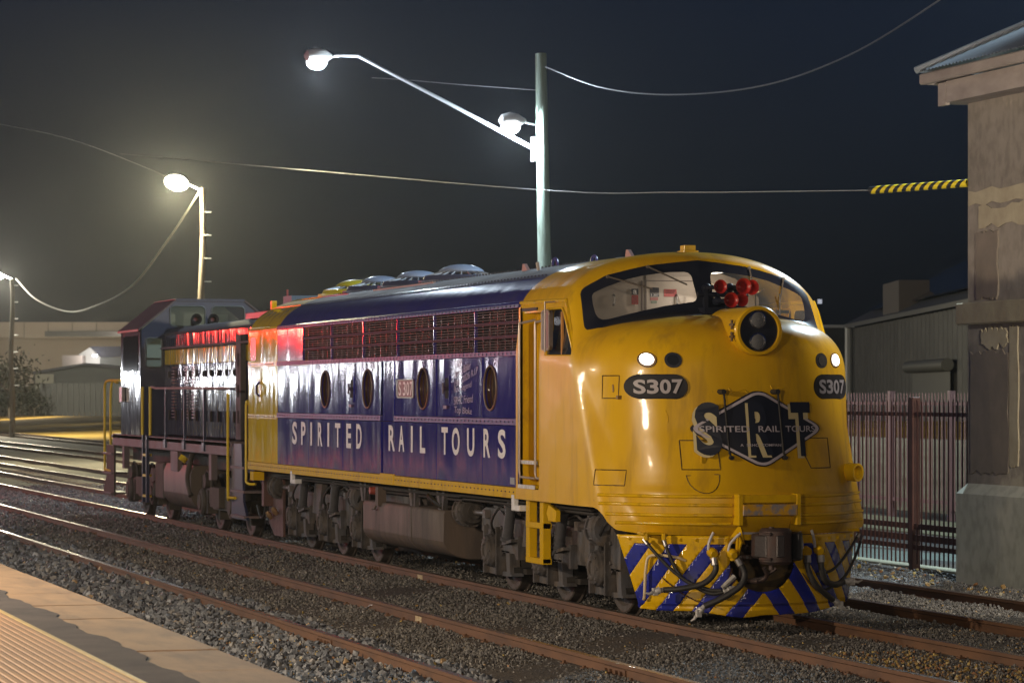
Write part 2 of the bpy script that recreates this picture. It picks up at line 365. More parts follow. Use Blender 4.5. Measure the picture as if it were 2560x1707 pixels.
# --- shell
P, Q = surface_nets(XC - .12, 4.5, -1.72, 1.72, .86, 4.2, .036)
tris = [q for q in Q.tolist()]
V = [tuple(p) for p in P]
def zlow(x): return np.interp(x, [0, 2.98, 3.12, 3.22, 3.30, 3.42, 3.6, 4.5], [1.23, 1.225, 1.20, 1.15, 1.08, 1.00, .955, .94])
A = np.array(V); V, tris, _ = clip(V, tris, zlow(A[:, 0]) - A[:, 2])
A = np.array(V); V, tris, _ = clip(V, tris, XC - A[:, 0])
# door opening in both sides
A = np.array(V); g = np.maximum(polydist(A[:, [0, 2]], [(.27, 1.36), (1.095, 1.36), (1.095, 3.40), (.27, 3.44)]), 1.1 - np.abs(A[:, 1])); V, _, tris = clip(V, tris, g)
# side windows
SW = [(1.275, 2.89), (2.235, 2.88), (2.215, 2.97), (1.93, 3.36), (1.85, 3.42), (1.33, 3.425), (1.28, 3.38)]
A = np.array(V); g = np.maximum(polydist(A[:, [0, 2]], SW), 1.0 - np.abs(A[:, 1])); V, swin, tris = clip(V, tris, g)
# windscreen panes (measured outline on the near pane, mirrored for the far one)
k = 5.8725
def shell_pt(q): p = nose_ray(CP, bearing(1440 + q[0] / k, 620 + q[1] / k)); return (abs(p[1]), p[2])
PANE = [shell_pt(q) for q in [(232, 700), (260, 655), (420, 580), (760, 455), (1000, 402), (1350, 357), (1600, 352), (1670, 372), (1700, 430), (1775, 720), (1765, 760), (1725, 790), (1300, 850), (1000, 915), (700, 985), (480, 1043), (390, 1052), (325, 1020), (285, 960), (248, 830)]]
BAND = [shell_pt(q) for q in [(62, 680), (75, 630), (100, 590), (200, 530), (440, 400), (800, 310), (1050, 255), (1500, 205), (1790, 180)]]
BAND = [(1.40, 3.2)] + [(1.385, 3.42)] + BAND + [(-.2, 3.975), (-.2, 2.9), (1.30, 2.9)]
A = np.array(V); g = np.maximum(polydist(np.stack([np.abs(A[:, 1]), A[:, 2]], 1), PANE), 1.7 - A[:, 0]); g = np.maximum(g, A[:, 0] - 2.6); V, pane, tris = clip(V, tris, g)
A = np.array(V); ya = np.abs(A[:, 1]); xb = np.interp(ya, [0, .1, .4, .78, 1.03, 1.16, 1.27, 1.5], [2.92, 2.92, 2.90, 2.80, 2.66, 2.52, 2.36, 2.2])
g = np.maximum(polydist(np.stack([ya, A[:, 2]], 1), BAND), A[:, 0] - xb)
g = np.maximum(g, 1.86 - A[:, 0]); V, band, tris = clip(V, tris, g)
shell = soup('cab_body', V, tris, YEL, LOCO, 40)
soup('windscreen_surround', V, band, NAVY, LOCO, 40)
for nm, sel in (('windscreen', lambda y: y < 0), ('windscreen', lambda y: y > 0)):
    soup(nm, V, [f for f in pane if sel(V[f[0]][1])], GLASS, LOCO, 40)
for sgn in (-1, 1):
    ft = [f for f in swin if V[f[0]][1] * sgn > 0]; soup('cab_side_window', [(p[0], p[1] - sgn * .03, p[2]) for p in V], ft, DGLASS, LOCO, 40)
# window trim, mirror, gutter over the door
for sgn in (-1, 1):
    m = MB(); pts = [(x, sgn * (HW + .006), z) for x, z in SW]; m.tube(pts + [pts[0]], .014, 6); m.build('window_frame', YELS, LOCO)
    m = MB(); m.tube([(XC, sgn * (HW * .985), 3.525), (1.0, sgn * (HW * .985), 3.52), (1.88, sgn * (HW * .975), 3.51), (1.97, sgn * HW * .98, 3.40), (2.24, sgn * HW * .992, 2.90)], .022, 6); m.build('drip_rail', YELS, LOCO)
m = MB(); m.xz(rrect(1.395, 1.66, 2.955, 3.40, .05), -HW - .10, -HW - .055)
mir = m.build('mirror', mat('mirror_back', (.16, .13, .12), .4, col2=(.10, .08, .07), scale=8), LOCO)
m = MB(); m.tube([(p[0], -HW - .10, p[1]) for p in rrect(1.395, 1.66, 2.955, 3.40, .05)] + [(1.66, -HW - .10, 3.0)], .012, 6); m.tube([(1.57, -HW - .12, 3.50), (1.57, -HW - .12, 2.93)], .010, 6); m.tube([(1.57, -HW - .12, 3.49), (1.57, -HW, 3.5)], .009, 6); m.build('mirror_frame', mat('mirror_rim', (.30, .24, .21), .35), mir)
m = MB(); m.box(1.80, 1.825, -HW - .006, -HW + .02, 2.90, 3.38); m.build('window_pillar', mat('orange_strip', (.55, .25, .07), .4), LOCO)
# --- cab interior
CREAMW = mat('cab_cream', (.52, .46, .40), .5, col2=(.44, .39, .34), scale=3)
m = MB(); m.yz([(-1.3, 1.6), (1.3, 1.6), (1.3, 3.6), (1.0, 3.82), (.5, 3.98), (-.5, 3.98), (-1.0, 3.82), (-1.3, 3.6)], .62, .66); cw = m.build('cab_back_wall', CREAMW, LOCO)
m = MB(); m.box(.68, 2.3, -1.36, 1.36, 2.0, 2.05); m.build('cab_floor', UNDD, LOCO)
m = MB(); m.box(.66, 1.85, -.72, .72, 3.90, 3.93); m.build('cab_ceiling', CREAMW, LOCO)
def wl_(u0, u1, v0, v1): p, q = onX(u0, v1, .69), onX(u1, v0, .69); return p.y, q.y, p.z, q.z
SEAMC = mat('cab_seam', (.16, .13, .12), .6)
ya, yb, za, zb = wl_(1616, 1735, 690, 800)
m = MB(); m.box(.662, .685, ya, yb, za, zb); bd_ = m.build('cab_back_door', CREAMW, LOCO)
for u_ in (1606, 1615): ya = onX(u_, 720, .69).y; m = MB(); m.box(.664, .688, ya - .008, ya + .008, 2.2, 3.78); m.build('door_seam', SEAMC, LOCO)
za = onX(1650, 702, .69).z; m = MB(); m.box(.664, .69, onX(1616, 700, .69).y, onX(1740, 700, .69).y, za - .006, za + .006); m.build('door_seam', SEAMC, LOCO)
def plate(name, u0, u1, v0, v1, mt): ya, yb, za, zb = wl_(u0, u1, v0, v1); m = MB(); m.box(.686, .693, ya, yb, za, zb); return m.build(name, mt, LOCO)
def ptext(t, u0, u1, v0, v1, mt): ya, yb, za, zb = wl_(u0, u1, v0, v1); return letters('plate_lettering', [(t, ya, yb, za, zb)], lambda a, b: (.696, a, b), mt, LOCO, .02)
SRED = mat('sign_red', (.38, .05, .05), .5)
plate('warning_plate', 1579, 1595.5, 738, 761, SRED); plate('warning_plate', 1579, 1595.5, 722, 737, NAVY); ptext('a', 1582, 1592, 725, 735, WHT)
for i in range(5): v_ = 742 + i * 3.6; plate('plate_line', 1581, 1593.5, v_, v_ + .9, mat('plate_pale', (.5, .4, .38), .6))
plate('number_label', 1625, 1647.4, 719, 732, NAVY); plate('number_label', 1625, 1647.4, 733, 741.7, NAVY); ptext('S 307', 1626, 1646.5, 734.5, 740.5, WHT); ptext('ABCD', 1627, 1646, 721, 724, GREYL) if False else None
plate('notice', 1625.5, 1645, 743.5, 750.5, mat('notice_pink', (.42, .16, .15), .5)); plate('notice', 1628, 1642, 752, 758, mat('notice_green', (.20, .25, .20), .5)); plate('notice', 1660, 1691.5, 723, 741.7, SRED); plate('notice_line', 1664, 1688, 726, 727.5, mat('plate_pale', (.5, .4, .38), .6)); plate('notice_line', 1664, 1684, 731, 732.5, mat('plate_pale', (.5, .4, .38), .6))
for u_ in (1533, 1690): p = onX(u_, 752, .69); m = MB(); m.tube([(.70, p.y, p.z - .05), (.73, p.y, p.z - .03), (.73, p.y, p.z + .05), (.70, p.y, p.z + .07)], .014, 6); m.build('cab_handle', STEEL, LOCO)
m = MB(); m.box(.662, .70, .50, 1.2, 2.9, 3.45); m.build('cab_cupboard', CREAMW, LOCO)
ptext('S307', 1961, 1969, 755, 762, NAVY)
m = MB(); m.box(1.0, 1.45, .42, .60, 3.86, 3.90); m.build('cab_lamp', mat('cab_tube', (.9, .9, .85), .4, emis=(1, .93, .8), estr=2.2), LOCO)
m = MB(); m.tube(catmull([(1.3, .3, 3.85), (1.6, .5, 3.62), (1.7, .75, 3.60), (1.6, 1.0, 3.66)], 6), .010, 6); m.build('cab_cable', mat('cable_cream', (.6, .45, .25), .5), LOCO)
m = MB(); m.box(1.2, 1.7, .15, .75, 2.05, 3.15); m.box(1.2, 1.32, .15, .75, 3.1, 3.5); m.build('driver_seat', mat('seat_grey', (.10, .10, .12), .7), LOCO)
m = MB(); m.box(1.9, 2.25, -1.2, 1.2, 2.5, 3.17); m.build('control_desk', mat('desk_grey', (.16, .16, .16), .6), LOCO)
point_light('cab_light', (1.2, .5, 3.75), 4, (1, .86, .70), .08)

# --- body side walls, both sides
RIV = MB()
def rivet(x, y, z, s, r=.013): RIV.cyl((x, y - s * .001, z), (x, y + s * .010, z), r, r * .6, 6)
for s in (-1, 1):
    near = s < 0
    def bx(m, x0, x1, d0, d1, z0, z1): return m.box(x0, x1, min(s * (HW + d0), s * (HW + d1)), max(s * (HW + d0), s * (HW + d1)), z0, z1)
    # lower and middle panels
    for i in range(len(SEAM) - 1):
        a, b = SEAM[i] + .006, SEAM[i + 1] - .006; door = i == 3
        inn = -.030 if door else -.022; d = -.016 if door else 0
        bx(MB(), a, b, inn, d, 1.358, 2.083).build('lower_panel', BLU, LOCO, bev=.004)
        pc = {1: -9.525, 2: -6.998, 4: -4.074, 6: -.985}.get(i)
        if door: bx(MB(), a, b, inn, d, 2.087, 2.96).build('door_panel', BLU, LOCO, bev=.004)
        else:
            m = MB()
            if pc is None: bx(m, a, b, inn, d, 2.168, 2.902); m.build('side_panel', BLU, LOCO, bev=.004)
            else:       # panel with a real round opening
                n = 40; cz = 2.528; r = .262; vs = []; 
                for kx in range(n):
                    t = 2 * math.pi * kx / n; cx_, sz_ = math.cos(t), math.sin(t); hx = (b - pc) if cx_ > 0 else (pc - a); hz = (2.902 - cz) if sz_ > 0 else (cz - 2.168)
                    q = min(hx / max(abs(cx_), 1e-6), hz / max(abs(sz_), 1e-6)); vs.append((pc + cx_ * q, cz + sz_ * q))
                for cxx, czz in ((a, 2.168), (b, 2.168), (a, 2.902), (b, 2.902)):
                    j = min(range(n), key=lambda q_: (vs[q_][0] - cxx) ** 2 + (vs[q_][1] - czz) ** 2); vs[j] = (cxx, czz)
                ring = [(pc + r * math.cos(2 * math.pi * q_ / n), cz + r * math.sin(2 * math.pi * q_ / n)) for q_ in range(n)]
                for yy in (s * HW, s * (HW - .022)): m.add([(p[0], yy, p[1]) for p in vs] + [(p[0], yy, p[1]) for p in ring], [(q_, (q_ + 1) % n, n + (q_ + 1) % n, n + q_) for q_ in range(n)])
                m.add([(p[0], s * HW, p[1]) for p in ring] + [(p[0], s * (HW - .05), p[1]) for p in ring], [(q_, (q_ + 1) % n, n + (q_ + 1) % n, n + q_) for q_ in range(n)])
                pl = m.build('side_panel', BLU, LOCO)
                g = MB(); g.lathe((pc, s * (HW - .045), cz), (0, s, 0), [(0, .001), (.0, .255), (.02, .262)], 40, False); g.build('porthole_glass', PORT, LOCO)
                g = MB(); g.tube([(pc + .268 * math.cos(2 * math.pi * q_ / 40), s * (HW + .004), cz + .268 * math.sin(2 * math.pi * q_ / 40)) for q_ in range(41)], .014, 8, False); g.build('porthole_rim', mat('porthole_rim', (.17, .10, .06), .4, col2=(.07, .05, .04), scale=5), LOCO)
    # vertical seam ribs
    for x in (SEAM[4], SEAM[5], SEAM[6]):
        m = MB(); bx(m, x - .018, x + .018, -.01, .009, 2.168, 2.902); m.build('seam_strip', BLU, LOCO, bev=.003)
        for z in np.arange(2.2, 2.9, .09): rivet(x, s * (HW + .009), z, s, .010)
    # belts
    for z0, z1 in ((2.087, 2.164), (2.906, 2.966)):
        for a, b in ((SEAM[0], SEAM[3]), (SEAM[4], SEAM[7])) if z0 < 2.5 else ((SEAM[0], SEAM[7]),):
            m = MB(); bx(m, a + .004, b - .004, -.02, .012, z0, z1); m.build('belt_strip', BLUS, LOCO, bev=.004)
            for x in np.arange(a + .08, b - .04, .17): rivet(x, s * (HW + .012), (z0 + z1) / 2, s)
    # gutter strip under the roof, split at the colour change
    for a, b, mt in ((XR, XB, YELS), (XB, XC, BLUS)):
        m = MB(); yo = lambda d: s * (HW - .004 + d)
        m.add([(x, yo(d), z) for x in (a + .003, b - .003) for d, z in ((-.03, 3.468), (.014, 3.470), (.014, 3.515), (-.02, 3.545))], [(0, 1, 5, 4), (1, 2, 6, 5), (2, 3, 7, 6), (3, 0, 4, 7), (0, 3, 2, 1), (4, 5, 6, 7)])
        m.build('gutter_strip', mt, LOCO, bev=.003)
        for x in np.arange(a + .08, b - .02, .165): rivet(x, s * (HW + .010), 3.493, s, .014)
    # solid upper panel at the rear of the grilles, grille frames, slats
    bx(MB(), XB + .006, -11.0, -.022, 0, 2.970, 3.466).build('upper_panel', BLU, LOCO, bev=.004)
    GX = [-10.985, -9.157, -7.252, -5.390, -3.540, -1.656, .17]
    for i in range(6):
        a, b = GX[i], GX[i + 1]
        bx(MB(), a - .008, a + .022, -.03, .008, 2.968, 3.466).build('grille_post', BLU, LOCO)
        for zr in (3.135, 3.30): m = MB(); m.tube([(a + .02, s * (HW - .002), zr), (b - .008, s * (HW - .002), zr)], .019, 8); m.build('grille_rail', mat('grille_rail', (.22, .10, .14), .36, .6), LOCO)  # rails tinted red: the signal's reflection put into their colour
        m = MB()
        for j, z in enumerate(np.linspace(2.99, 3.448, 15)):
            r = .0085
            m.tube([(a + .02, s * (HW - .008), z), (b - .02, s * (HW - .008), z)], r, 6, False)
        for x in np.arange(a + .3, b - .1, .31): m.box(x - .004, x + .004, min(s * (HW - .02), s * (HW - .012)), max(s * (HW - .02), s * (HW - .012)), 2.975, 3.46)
        tag(m.build('grille_slats', mat('grille_metal', (.34, .25, .26), .25, .8, col2=(.22, .16, .17), scale=3), LOCO), kind='stuff')  # slats tinted pink, red signal light put into the colour
    # framing seen behind the grilles
    yb = s * (HW - .16); GF = mat('grille_framing', (.20, .10, .11), .6)
    for x in (-10.2, -8.7, -7.9, -6.3, -4.6, -2.9, -1.2):
        m = MB(); m.box(x - .045, x + .045, yb - .03, yb + .03, 2.96, 3.48); m.build('frame_post', GF, LOCO)
        for x1, x2 in ((.1, .62), (-.1, -.52)): m = MB(); m.cyl((x + x1, yb, 3.46), (x + x2, yb, 2.98), .032, n=6); m.build('frame_brace', GF, LOCO)
    m = MB(); m.box(XB, XC, min(s * 1.0, s * 1.03), max(s * 1.0, s * 1.03), 2.9, 3.5); m.build('dark_backing', DARK, LOCO)  # near-black sheet put in for the shade behind the grilles
    # rear yellow section
    bx(MB(), XR, XB - .006, -.022, 0, 1.358, 2.09).build('rear_panel', YELP, LOCO, bev=.004)
    bx(MB(), XR, XB - .006, -.022, 0, 2.094, 2.93).build('rear_panel', YELP, LOCO, bev=.004)
    bx(MB(), XR, XB - .006, -.022, 0, 2.934, 3.466).build('rear_panel', YELP, LOCO, bev=.004)
    for z0 in (2.06, 2.90):
        m = MB(); bx(m, XR + .01, XB - .012, -.01, .010, z0, z0 + .07); m.build('belt_strip', YELS, LOCO, bev=.003)
        for x in np.arange(XR + .1, XB - .05, .17): rivet(x, s * (HW + .010), z0 + .035, s)
    m = MB(); m.xz(rrect(XR + .18, XR + .60, 3.0, 3.38, .07), *sorted((s * (HW - .01), s * (HW + .004)))); m.build('rear_window', mat('rear_window_red', (.32, .07, .05), .2, coat=.4), LOCO)
    # sill
    for a, b in ((XR, SEAM[3]), (SEAM[3] + .004, SEAM[4] - .004), (SEAM[4], .19), (.194, 1.09)):
        m = MB(); z1 = 1.375 if a == SEAM[3] + .004 else 1.355; bx(m, a, b, -.25, .014 + (.006 if z1 > 1.36 else 0), 1.225, z1); m.build('sill', YELS, LOCO, bev=.004)
    for x in np.arange(XR + .1, 3.0, .165): rivet(x, s * (HW + .014 if x < 1.09 else HW + .003), 1.30, s, .010)
tag(RIV.build('rivets', mat('rivet_dark', (.03, .025, .06), .45), LOCO), kind='stuff')
# hand holes / door latches on the side and the number plate
for x in (-7.885, -2.905):
    m = MB(); m.xz(rrect(x - .12, x + .12, 2.34, 2.70, .04), -HW - .010, -HW + .005); m.cur = 1; m.xz(rrect(x - .075, x + .075, 2.40, 2.66, .02), -HW - .013, -HW - .009); m.cur = 2
    m.cyl((x, -HW - .06, 2.53), (x, -HW, 2.53), .028); m.cyl((x, -HW - .055, 2.46), (x, -HW - .055, 2.60), .016); m.box(x - .10, x + .06, -HW - .03, -HW, 2.27, 2.31)
    m.build('door_latch', [BLU, DARK, mat('latch', (.05, .03, .06), .3)], LOCO)
m = MB(); m.xz(rrect(-14.0 - .1, -14.0 + .1, 2.34, 2.70, .04), -HW - .010, -HW + .005); m.cur = 1; m.tube([(-14.0, -HW - .01, 2.42), (-14.02, -HW - .06, 2.47), (-14.02, -HW - .06, 2.60), (-14.0, -HW - .01, 2.65)], .018, 6); m.build('door_latch', [YELS, mat('latch', (.05, .03, .06), .3)], LOCO)
m = MB(); m.xz(rrect(-5.33, -4.50, 2.40, 2.655, .04), -HW - .016, -HW + .002); npl = m.build('number_plate', mat('plate_brown', (.085, .035, .045), .4), LOCO, bev=.003)
m = MB(); pts = [(p[0], -HW - .018, p[1]) for p in rrect(-5.32, -4.51, 2.41, 2.645, .035)]; m.tube(pts + [pts[0]], .009, 6); m.build('plate_border', WHT, npl)
letters('plate_lettering', [('S', -5.25, -5.12, 2.435, 2.62), ('3', -5.02, -4.885, 2.435, 2.62), ('0', -4.845, -4.71, 2.435, 2.62), ('7', -4.67, -4.54, 2.435, 2.62)], lambda a, b: (a, -HW - .0185, b), WHT, npl, .012)
# big lettering on the side, measured letter by letter
ltr = [('S', 195, 238), ('P', 278, 320), ('I', 367, 382), ('R', 437, 480), ('I', 528, 545), ('T', 600, 650), ('E', 707, 752), ('D', 802, 852), ('R', 1098, 1158), ('A', 1203, 1257), ('I', 1320, 1337), ('L', 1405, 1455), ('T', 1610, 1670), ('O', 1708, 1783), ('U', 1852, 1922), ('R', 2008, 2072), ('S', 2145, 2218)]
its = [(c, onY(680 + a / 3.7935, 1090, -HW).x, onY(680 + b / 3.7935, 1090, -HW).x, 1.685, 2.035) for c, a, b in ltr]
for it_ in its: letters('side_letter', [it_], lambda a, b: (a, -HW - .004 if not SEAM[3] < a < SEAM[4] else -HW + .0115, b), WHT, LOCO, .028)
tx = [('VALE', -2.56, -2.24, 2.775, 2.86, .10), ('Bernie Baker', -2.57, -1.83, 2.655, 2.745, .16), ('1963-2026 R.I.P', -2.58, -1.52, 2.535, 2.615, .17), ('Rail Legend', -2.58, -1.80, 2.445, 2.54, .10), ('SRHC Friend', -2.60, -1.74, 2.32, 2.42, .04), ('Top Bloke', -2.57, -1.78, 2.195, 2.30, -.02)]
letters('chalk_lettering', tx, lambda a, b: (a, -HW - .004, b), mat('chalk', (.50, .40, .52), .7), LOCO, -.010, .12)
letters('chalk_lettering', [('BERNIE BAKER', 1.30, 2.06, 2.655, 2.725, .08), ('R.I.P', 1.50, 1.76, 2.57, 2.63, .05)], lambda a, b: (a, -HW - .004, b), mat('pen_blue', (.10, .08, .22), .6), LOCO, -.004)
m = MB(); m.box(-.16, .02, -HW - .006, -HW, 1.39, 1.47); m.build('step_light', mat('grey_plate', (.22, .24, .27), .5), LOCO)
# --- roof
def roofpart(name, x0, x1, ya, yb, mats, lift=0., n=10):
    m = MB(); ys = lin(ya, yb, n); m.grid(lambda x, y: (x, y, zroof(y) + lift), lin(x0, x1, max(2, int((x1 - x0) / 1.2) + 2)), ys); return m.build(name, mats, LOCO, 60)
YS, YE = 1.17, HW * .974
def side_roof(name, x0, x1, mt, s):
    m = MB(); zs = lin(3.53, zroof(YS), 9); m.grid(lambda x, z: (x, s * yroof(z), z), lin(x0, x1, max(2, int((x1 - x0) / 1.2) + 2)), zs); return m.build(name, mt, LOCO, 60)
for s in (-1, 1):
    side_roof('roof_shoulder', XB, XC, BLUR, s); side_roof('roof_shoulder', XR, XB, YELP, s)
roofpart('roof_panel', XR, XB - .02, -YS, YS, mat('paint_yellow_roof', (.56, .36, .05), .4, col2=(.36, .25, .06), scale=3, rvar=.2), 0, 24)
for a, b in ((XB, -9.6), (-9.6, -6.2), (-6.2, -3.0), (-3.0, XC)): roofpart('roof_panel', a + .004, b - .004, -YS, YS, ROOF, 0, 24)
RB = MB()
for a, b in ((-9.9, -6.3), (-6.2, -2.9), (-2.9, .1), (-12.7, -10.0)):
    m = MB(); m.grid(lambda x, y: (x, y, zroof(y) + .012), [a, b], [-YS, -YS + .035]); m.build('roof_seam', BLUR, LOCO)
    for x in np.arange(a, b, .14):
        for y in (-YS + .02, -.62): RB.cyl((x, y, zroof(y)), (x, y, zroof(y) + .02), .014, .010, 5)
tag(RB.build('roof_bolts', mat('roof_bolt', (.05, .05, .06), .5), LOCO), kind='stuff')
for x in (-9.6, -6.2, -3.0, -.9): m = MB(); m.grid(lambda q, y: (q, y, zroof(y) + .010), [x - .03, x + .03], lin(-YS, YS, 20)); m.build('roof_rib', ROOF, LOCO)
m = MB(); m.yz([(y, zroof(y)) for y in lin(-YE, YE, 25)] + [(YE, 1.3), (-YE, 1.3)], XR - .02, XR); m.build('end_wall', YELP, LOCO)
# fans
for i, (x, mt) in enumerate(((-13.75, mat('fan_yellow', (.50, .42, .03), .4, coat=.2)), (-12.1, mat('fan_blue_grey', (.24, .29, .40), .35, coat=.2)), (-9.9, None), (-7.58, None))):
    mt = mt or MATS['fan_blue_grey']; dk = mat('fan_base', (.05, .055, .10), .45) if i else MATS['fan_yellow']
    m = MB(); m.lathe((x, 0, 4.02), (0, 0, 1), [(0, .62), (.05, .62), (.055, .56), (.12, .53), (.13, .47), (.09, .40)], 40); fb = m.build('fan_housing', dk, LOCO)
    m = MB()
    for q in range(22):
        t = 2 * math.pi * q / 22; c_, s_ = math.cos(t), math.sin(t); m.cyl((x + c_ * .50, s_ * .50, 4.14), (x + c_ * .24, s_ * .24, 4.215), .011, n=5)
    tag(m.build('fan_guard', mat('fan_guard', (.34, .35, .37), .4, .3), fb), kind='stuff')
    m = MB(); m.lathe((x, 0, 4.19), (0, 0, 1), [(.0, .30), (.018, .325), (.04, .31), (.075, .25), (.105, .16), (.118, .07), (.12, .01)], 36); m.build('fan_cowl', mt, fb)
# roof side boards
m = MB(); m.box(-9.45, -6.15, -.82, -.78, 3.86, 4.0); m.build('roof_board', mat('board_rust', (.34, .27, .27), .5, col2=(.30, .14, .07), scale=1.5, lo=.5, hi=.8), LOCO)
m = MB(); m.box(-12.75, -11.1, -.80, -.76, 3.90, 4.0); m.build('roof_board', mat('board_red', (.30, .05, .10), .4), LOCO)
m = MB(); m.box(-14.2, -12.76, -.80, -.76, 3.90, 4.0); m.build('roof_board', YELS, LOCO)
m = MB(); m.box(-12.75, -11.95, -1.14, -1.10, 3.79, 3.87); m.add([(-12.75, -1.12, 3.87), (-11.95, -1.12, 3.87), (-11.95, -.72, 4.02), (-12.75, -.72, 4.02)], [(0, 1, 2, 3)]); m.build('roof_hatch', BLUR, LOCO)
m = MB(); m.box(-14.9, -12.76, -1.14, -1.10, 3.79, 3.87); m.add([(-14.9, -1.12, 3.87), (-12.76, -1.12, 3.87), (-12.76, -.72, 4.02), (-14.9, -.72, 4.02)], [(0, 1, 2, 3)]); m.box(-14.92, -14.8, -1.16, -1.08, 3.79, 3.99); m.build('roof_hatch', YELS, LOCO)
for x, y in ((-3.2, 0), (-2.35, .25)): m = MB(); m.tube([(x - .1, y, 4.05)] + [(x + .1 * math.cos(t), y, 4.14 + .07 * math.sin(t)) for t in lin(math.pi, 0, 9)] + [(x + .1, y, 4.05)], .018, 6); m.build('lifting_eye', BLUR, LOCO)
for x, y in ((-2.15, -.72), (.75, -.35)): m = MB(); m.xz([(x - .12, zroof(y) - .02), (x - .08, zroof(y) + .085), (x - .02, zroof(y) + .085), (x + .15, zroof(y) - .02)], y - .02, y + .02); m.build('lifting_lug', mat('lug', (.38, .22, .20), .5), LOCO)
m = MB(); m.cyl((-1.15, -.85, 3.9), (-1.25, -.85, 4.06), .025); m.build('roof_vent', mat('vent_beige', (.4, .36, .32), .5), LOCO)
m = MB(); m.lathe((-1.0, .45, 4.0), (0, 0, 1), [(0, .5), (.08, .5), (.13, .35), (.15, .02)], 24); m.build('roof_dome', MATS['fan_blue_grey'], LOCO)
m = MB(); m.box(1.62, 1.84, -.08, .10, 4.05, 4.09); m.box(1.66, 1.80, -.06, .08, 4.09, 4.15); m.build('antenna', YELS, LOCO, bev=.005)
m = MB(); m.box(.7, 1.1, -.05, .05, 4.05, 4.085); m.build('roof_bracket', mat('lug', (.38, .22, .20), .5), LOCO)
# --- cab door recess
for s in (-1, 1):
    def bx(m, x0, x1, y0, y1, z0, z1): return m.box(x0, x1, min(s * y0, s * y1), max(s * y0, s * y1), z0, z1)
    m = MB(); bx(m, .27, 1.13, 1.30, 1.33, 1.36, 3.46); dr = m.build('cab_door', YELS, LOCO)
    m = MB(); bx(m, .60, 1.05, 1.33, 1.338, 2.93, 3.36); m.build('door_window', DGLASS, dr)
    m = MB(); bx(m, .56, .60, 1.33, 1.35, 2.88, 3.42); bx(m, .56, 1.09, 1.33, 1.35, 3.36, 3.42); bx(m, .56, 1.09, 1.33, 1.35, 2.86, 2.93); m.build('door_window_frame', YELS, dr)
    m = MB(); bx(m, .25, .27, 1.30, HW + .004, 1.36, 3.46); bx(m, .19, .27, HW - .02, HW + .004, 1.36, 3.47); m.build('door_jamb', YELS, LOCO)
    m = MB(); bx(m, 1.095, 1.12, 1.30, HW - .03, 1.36, 3.46); m.build('door_jamb', YELS, LOCO)
    m = MB(); bx(m, .27, 1.12, 1.30, HW - .02, 3.40, 3.44); m.build('door_head', YELS, LOCO)
    for z in (2.28, 2.08): m = MB(); bx(m, .62, 1.09, 1.33, 1.342, z, z + .11); m.build('kick_plate', STEEL, dr)
    for z in (1.72, 1.42): m = MB(); bx(m, .62, 1.09, 1.33, 1.342, z, z + .17); m.build('kick_plate', mat('grey_plate', (.22, .24, .27), .5), dr)
    m = MB(); bx(m, .33, .98, HW - .16, HW + .02, 1.64, 1.69); m.cur = 1; bx(m, .33, .98, HW + .021, HW + .03, 1.645, 1.685); m.build('step', [YELS, SILV], LOCO)
    m = MB(); bx(m, .33, .98, HW - .16, HW + .05, 1.37, 1.40); m.cur = 1; bx(m, .33, .98, HW + .051, HW + .06, 1.36, 1.405); m.build('step', [YELS, SILV], LOCO)
    for x, z0, z1 in ((.36, 1.47, 3.30), (.98, 1.47, 3.30)):
        m = MB(); m.tube([(x + .05, s * 1.40, z1 + .02), (x, s * (HW + .05), z1 - .02), (x, s * (HW + .05), z1 - .1), (x, s * (HW + .05), z0 + .08), (x, s * (HW + .04), z0 + .02), (x + .09, s * 1.42, z0)], .015, 8); m.build('handrail', mat('handrail_steel', (.45, .38, .34), .35, .4), LOCO)
    m = MB(); bx(m, .33, .90, HW - .04, HW + .01, 3.42, 3.455); m.build('door_canopy', BLACK, LOCO)
    # ladder below the door
    yl = HW - .06; m = MB()
    for x in (.33, .86): bx(m, x - .065, x + .065, yl - .10, yl, .50, 1.24)
    for z in (.49, .90): bx(m, .265, .925, yl - .11, yl + .004, z, z + .07)
    m.build('ladder', YELS, LOCO, bev=.006)
    m = MB(); m.add([(1.14, s * yl, 1.19), (1.05, s * yl, 1.09), (1.14, s * yl, 1.00), (1.34, s * (yl - .02), 1.00), (1.34, s * (yl - .02), 1.13), (1.14, s * (yl - .06), 1.19), (1.05, s * (yl - .06), 1.09), (1.14, s * (yl - .06), 1.00), (1.34, s * (yl - .08), 1.00), (1.34, s * (yl - .08), 1.13)], [(0, 1, 2, 3, 4), (9, 8, 7, 6, 5), (0, 5, 6, 1), (1, 6, 7, 2), (2, 7, 8, 3), (3, 8, 9, 4), (4, 9, 5, 0)]); m.build('sander_box', YELS, LOCO, bev=.004)
    for x in (-.02, -11.72):
        m = MB(); bx(m, x - .05, x + .06, HW - .04, HW + .018, 1.09, 1.27); bx(m, x - .07, x + .24, HW - .10, HW + .01, 1.08, 1.15); m.build('jacking_bracket', WHT, LOCO, bev=.006)
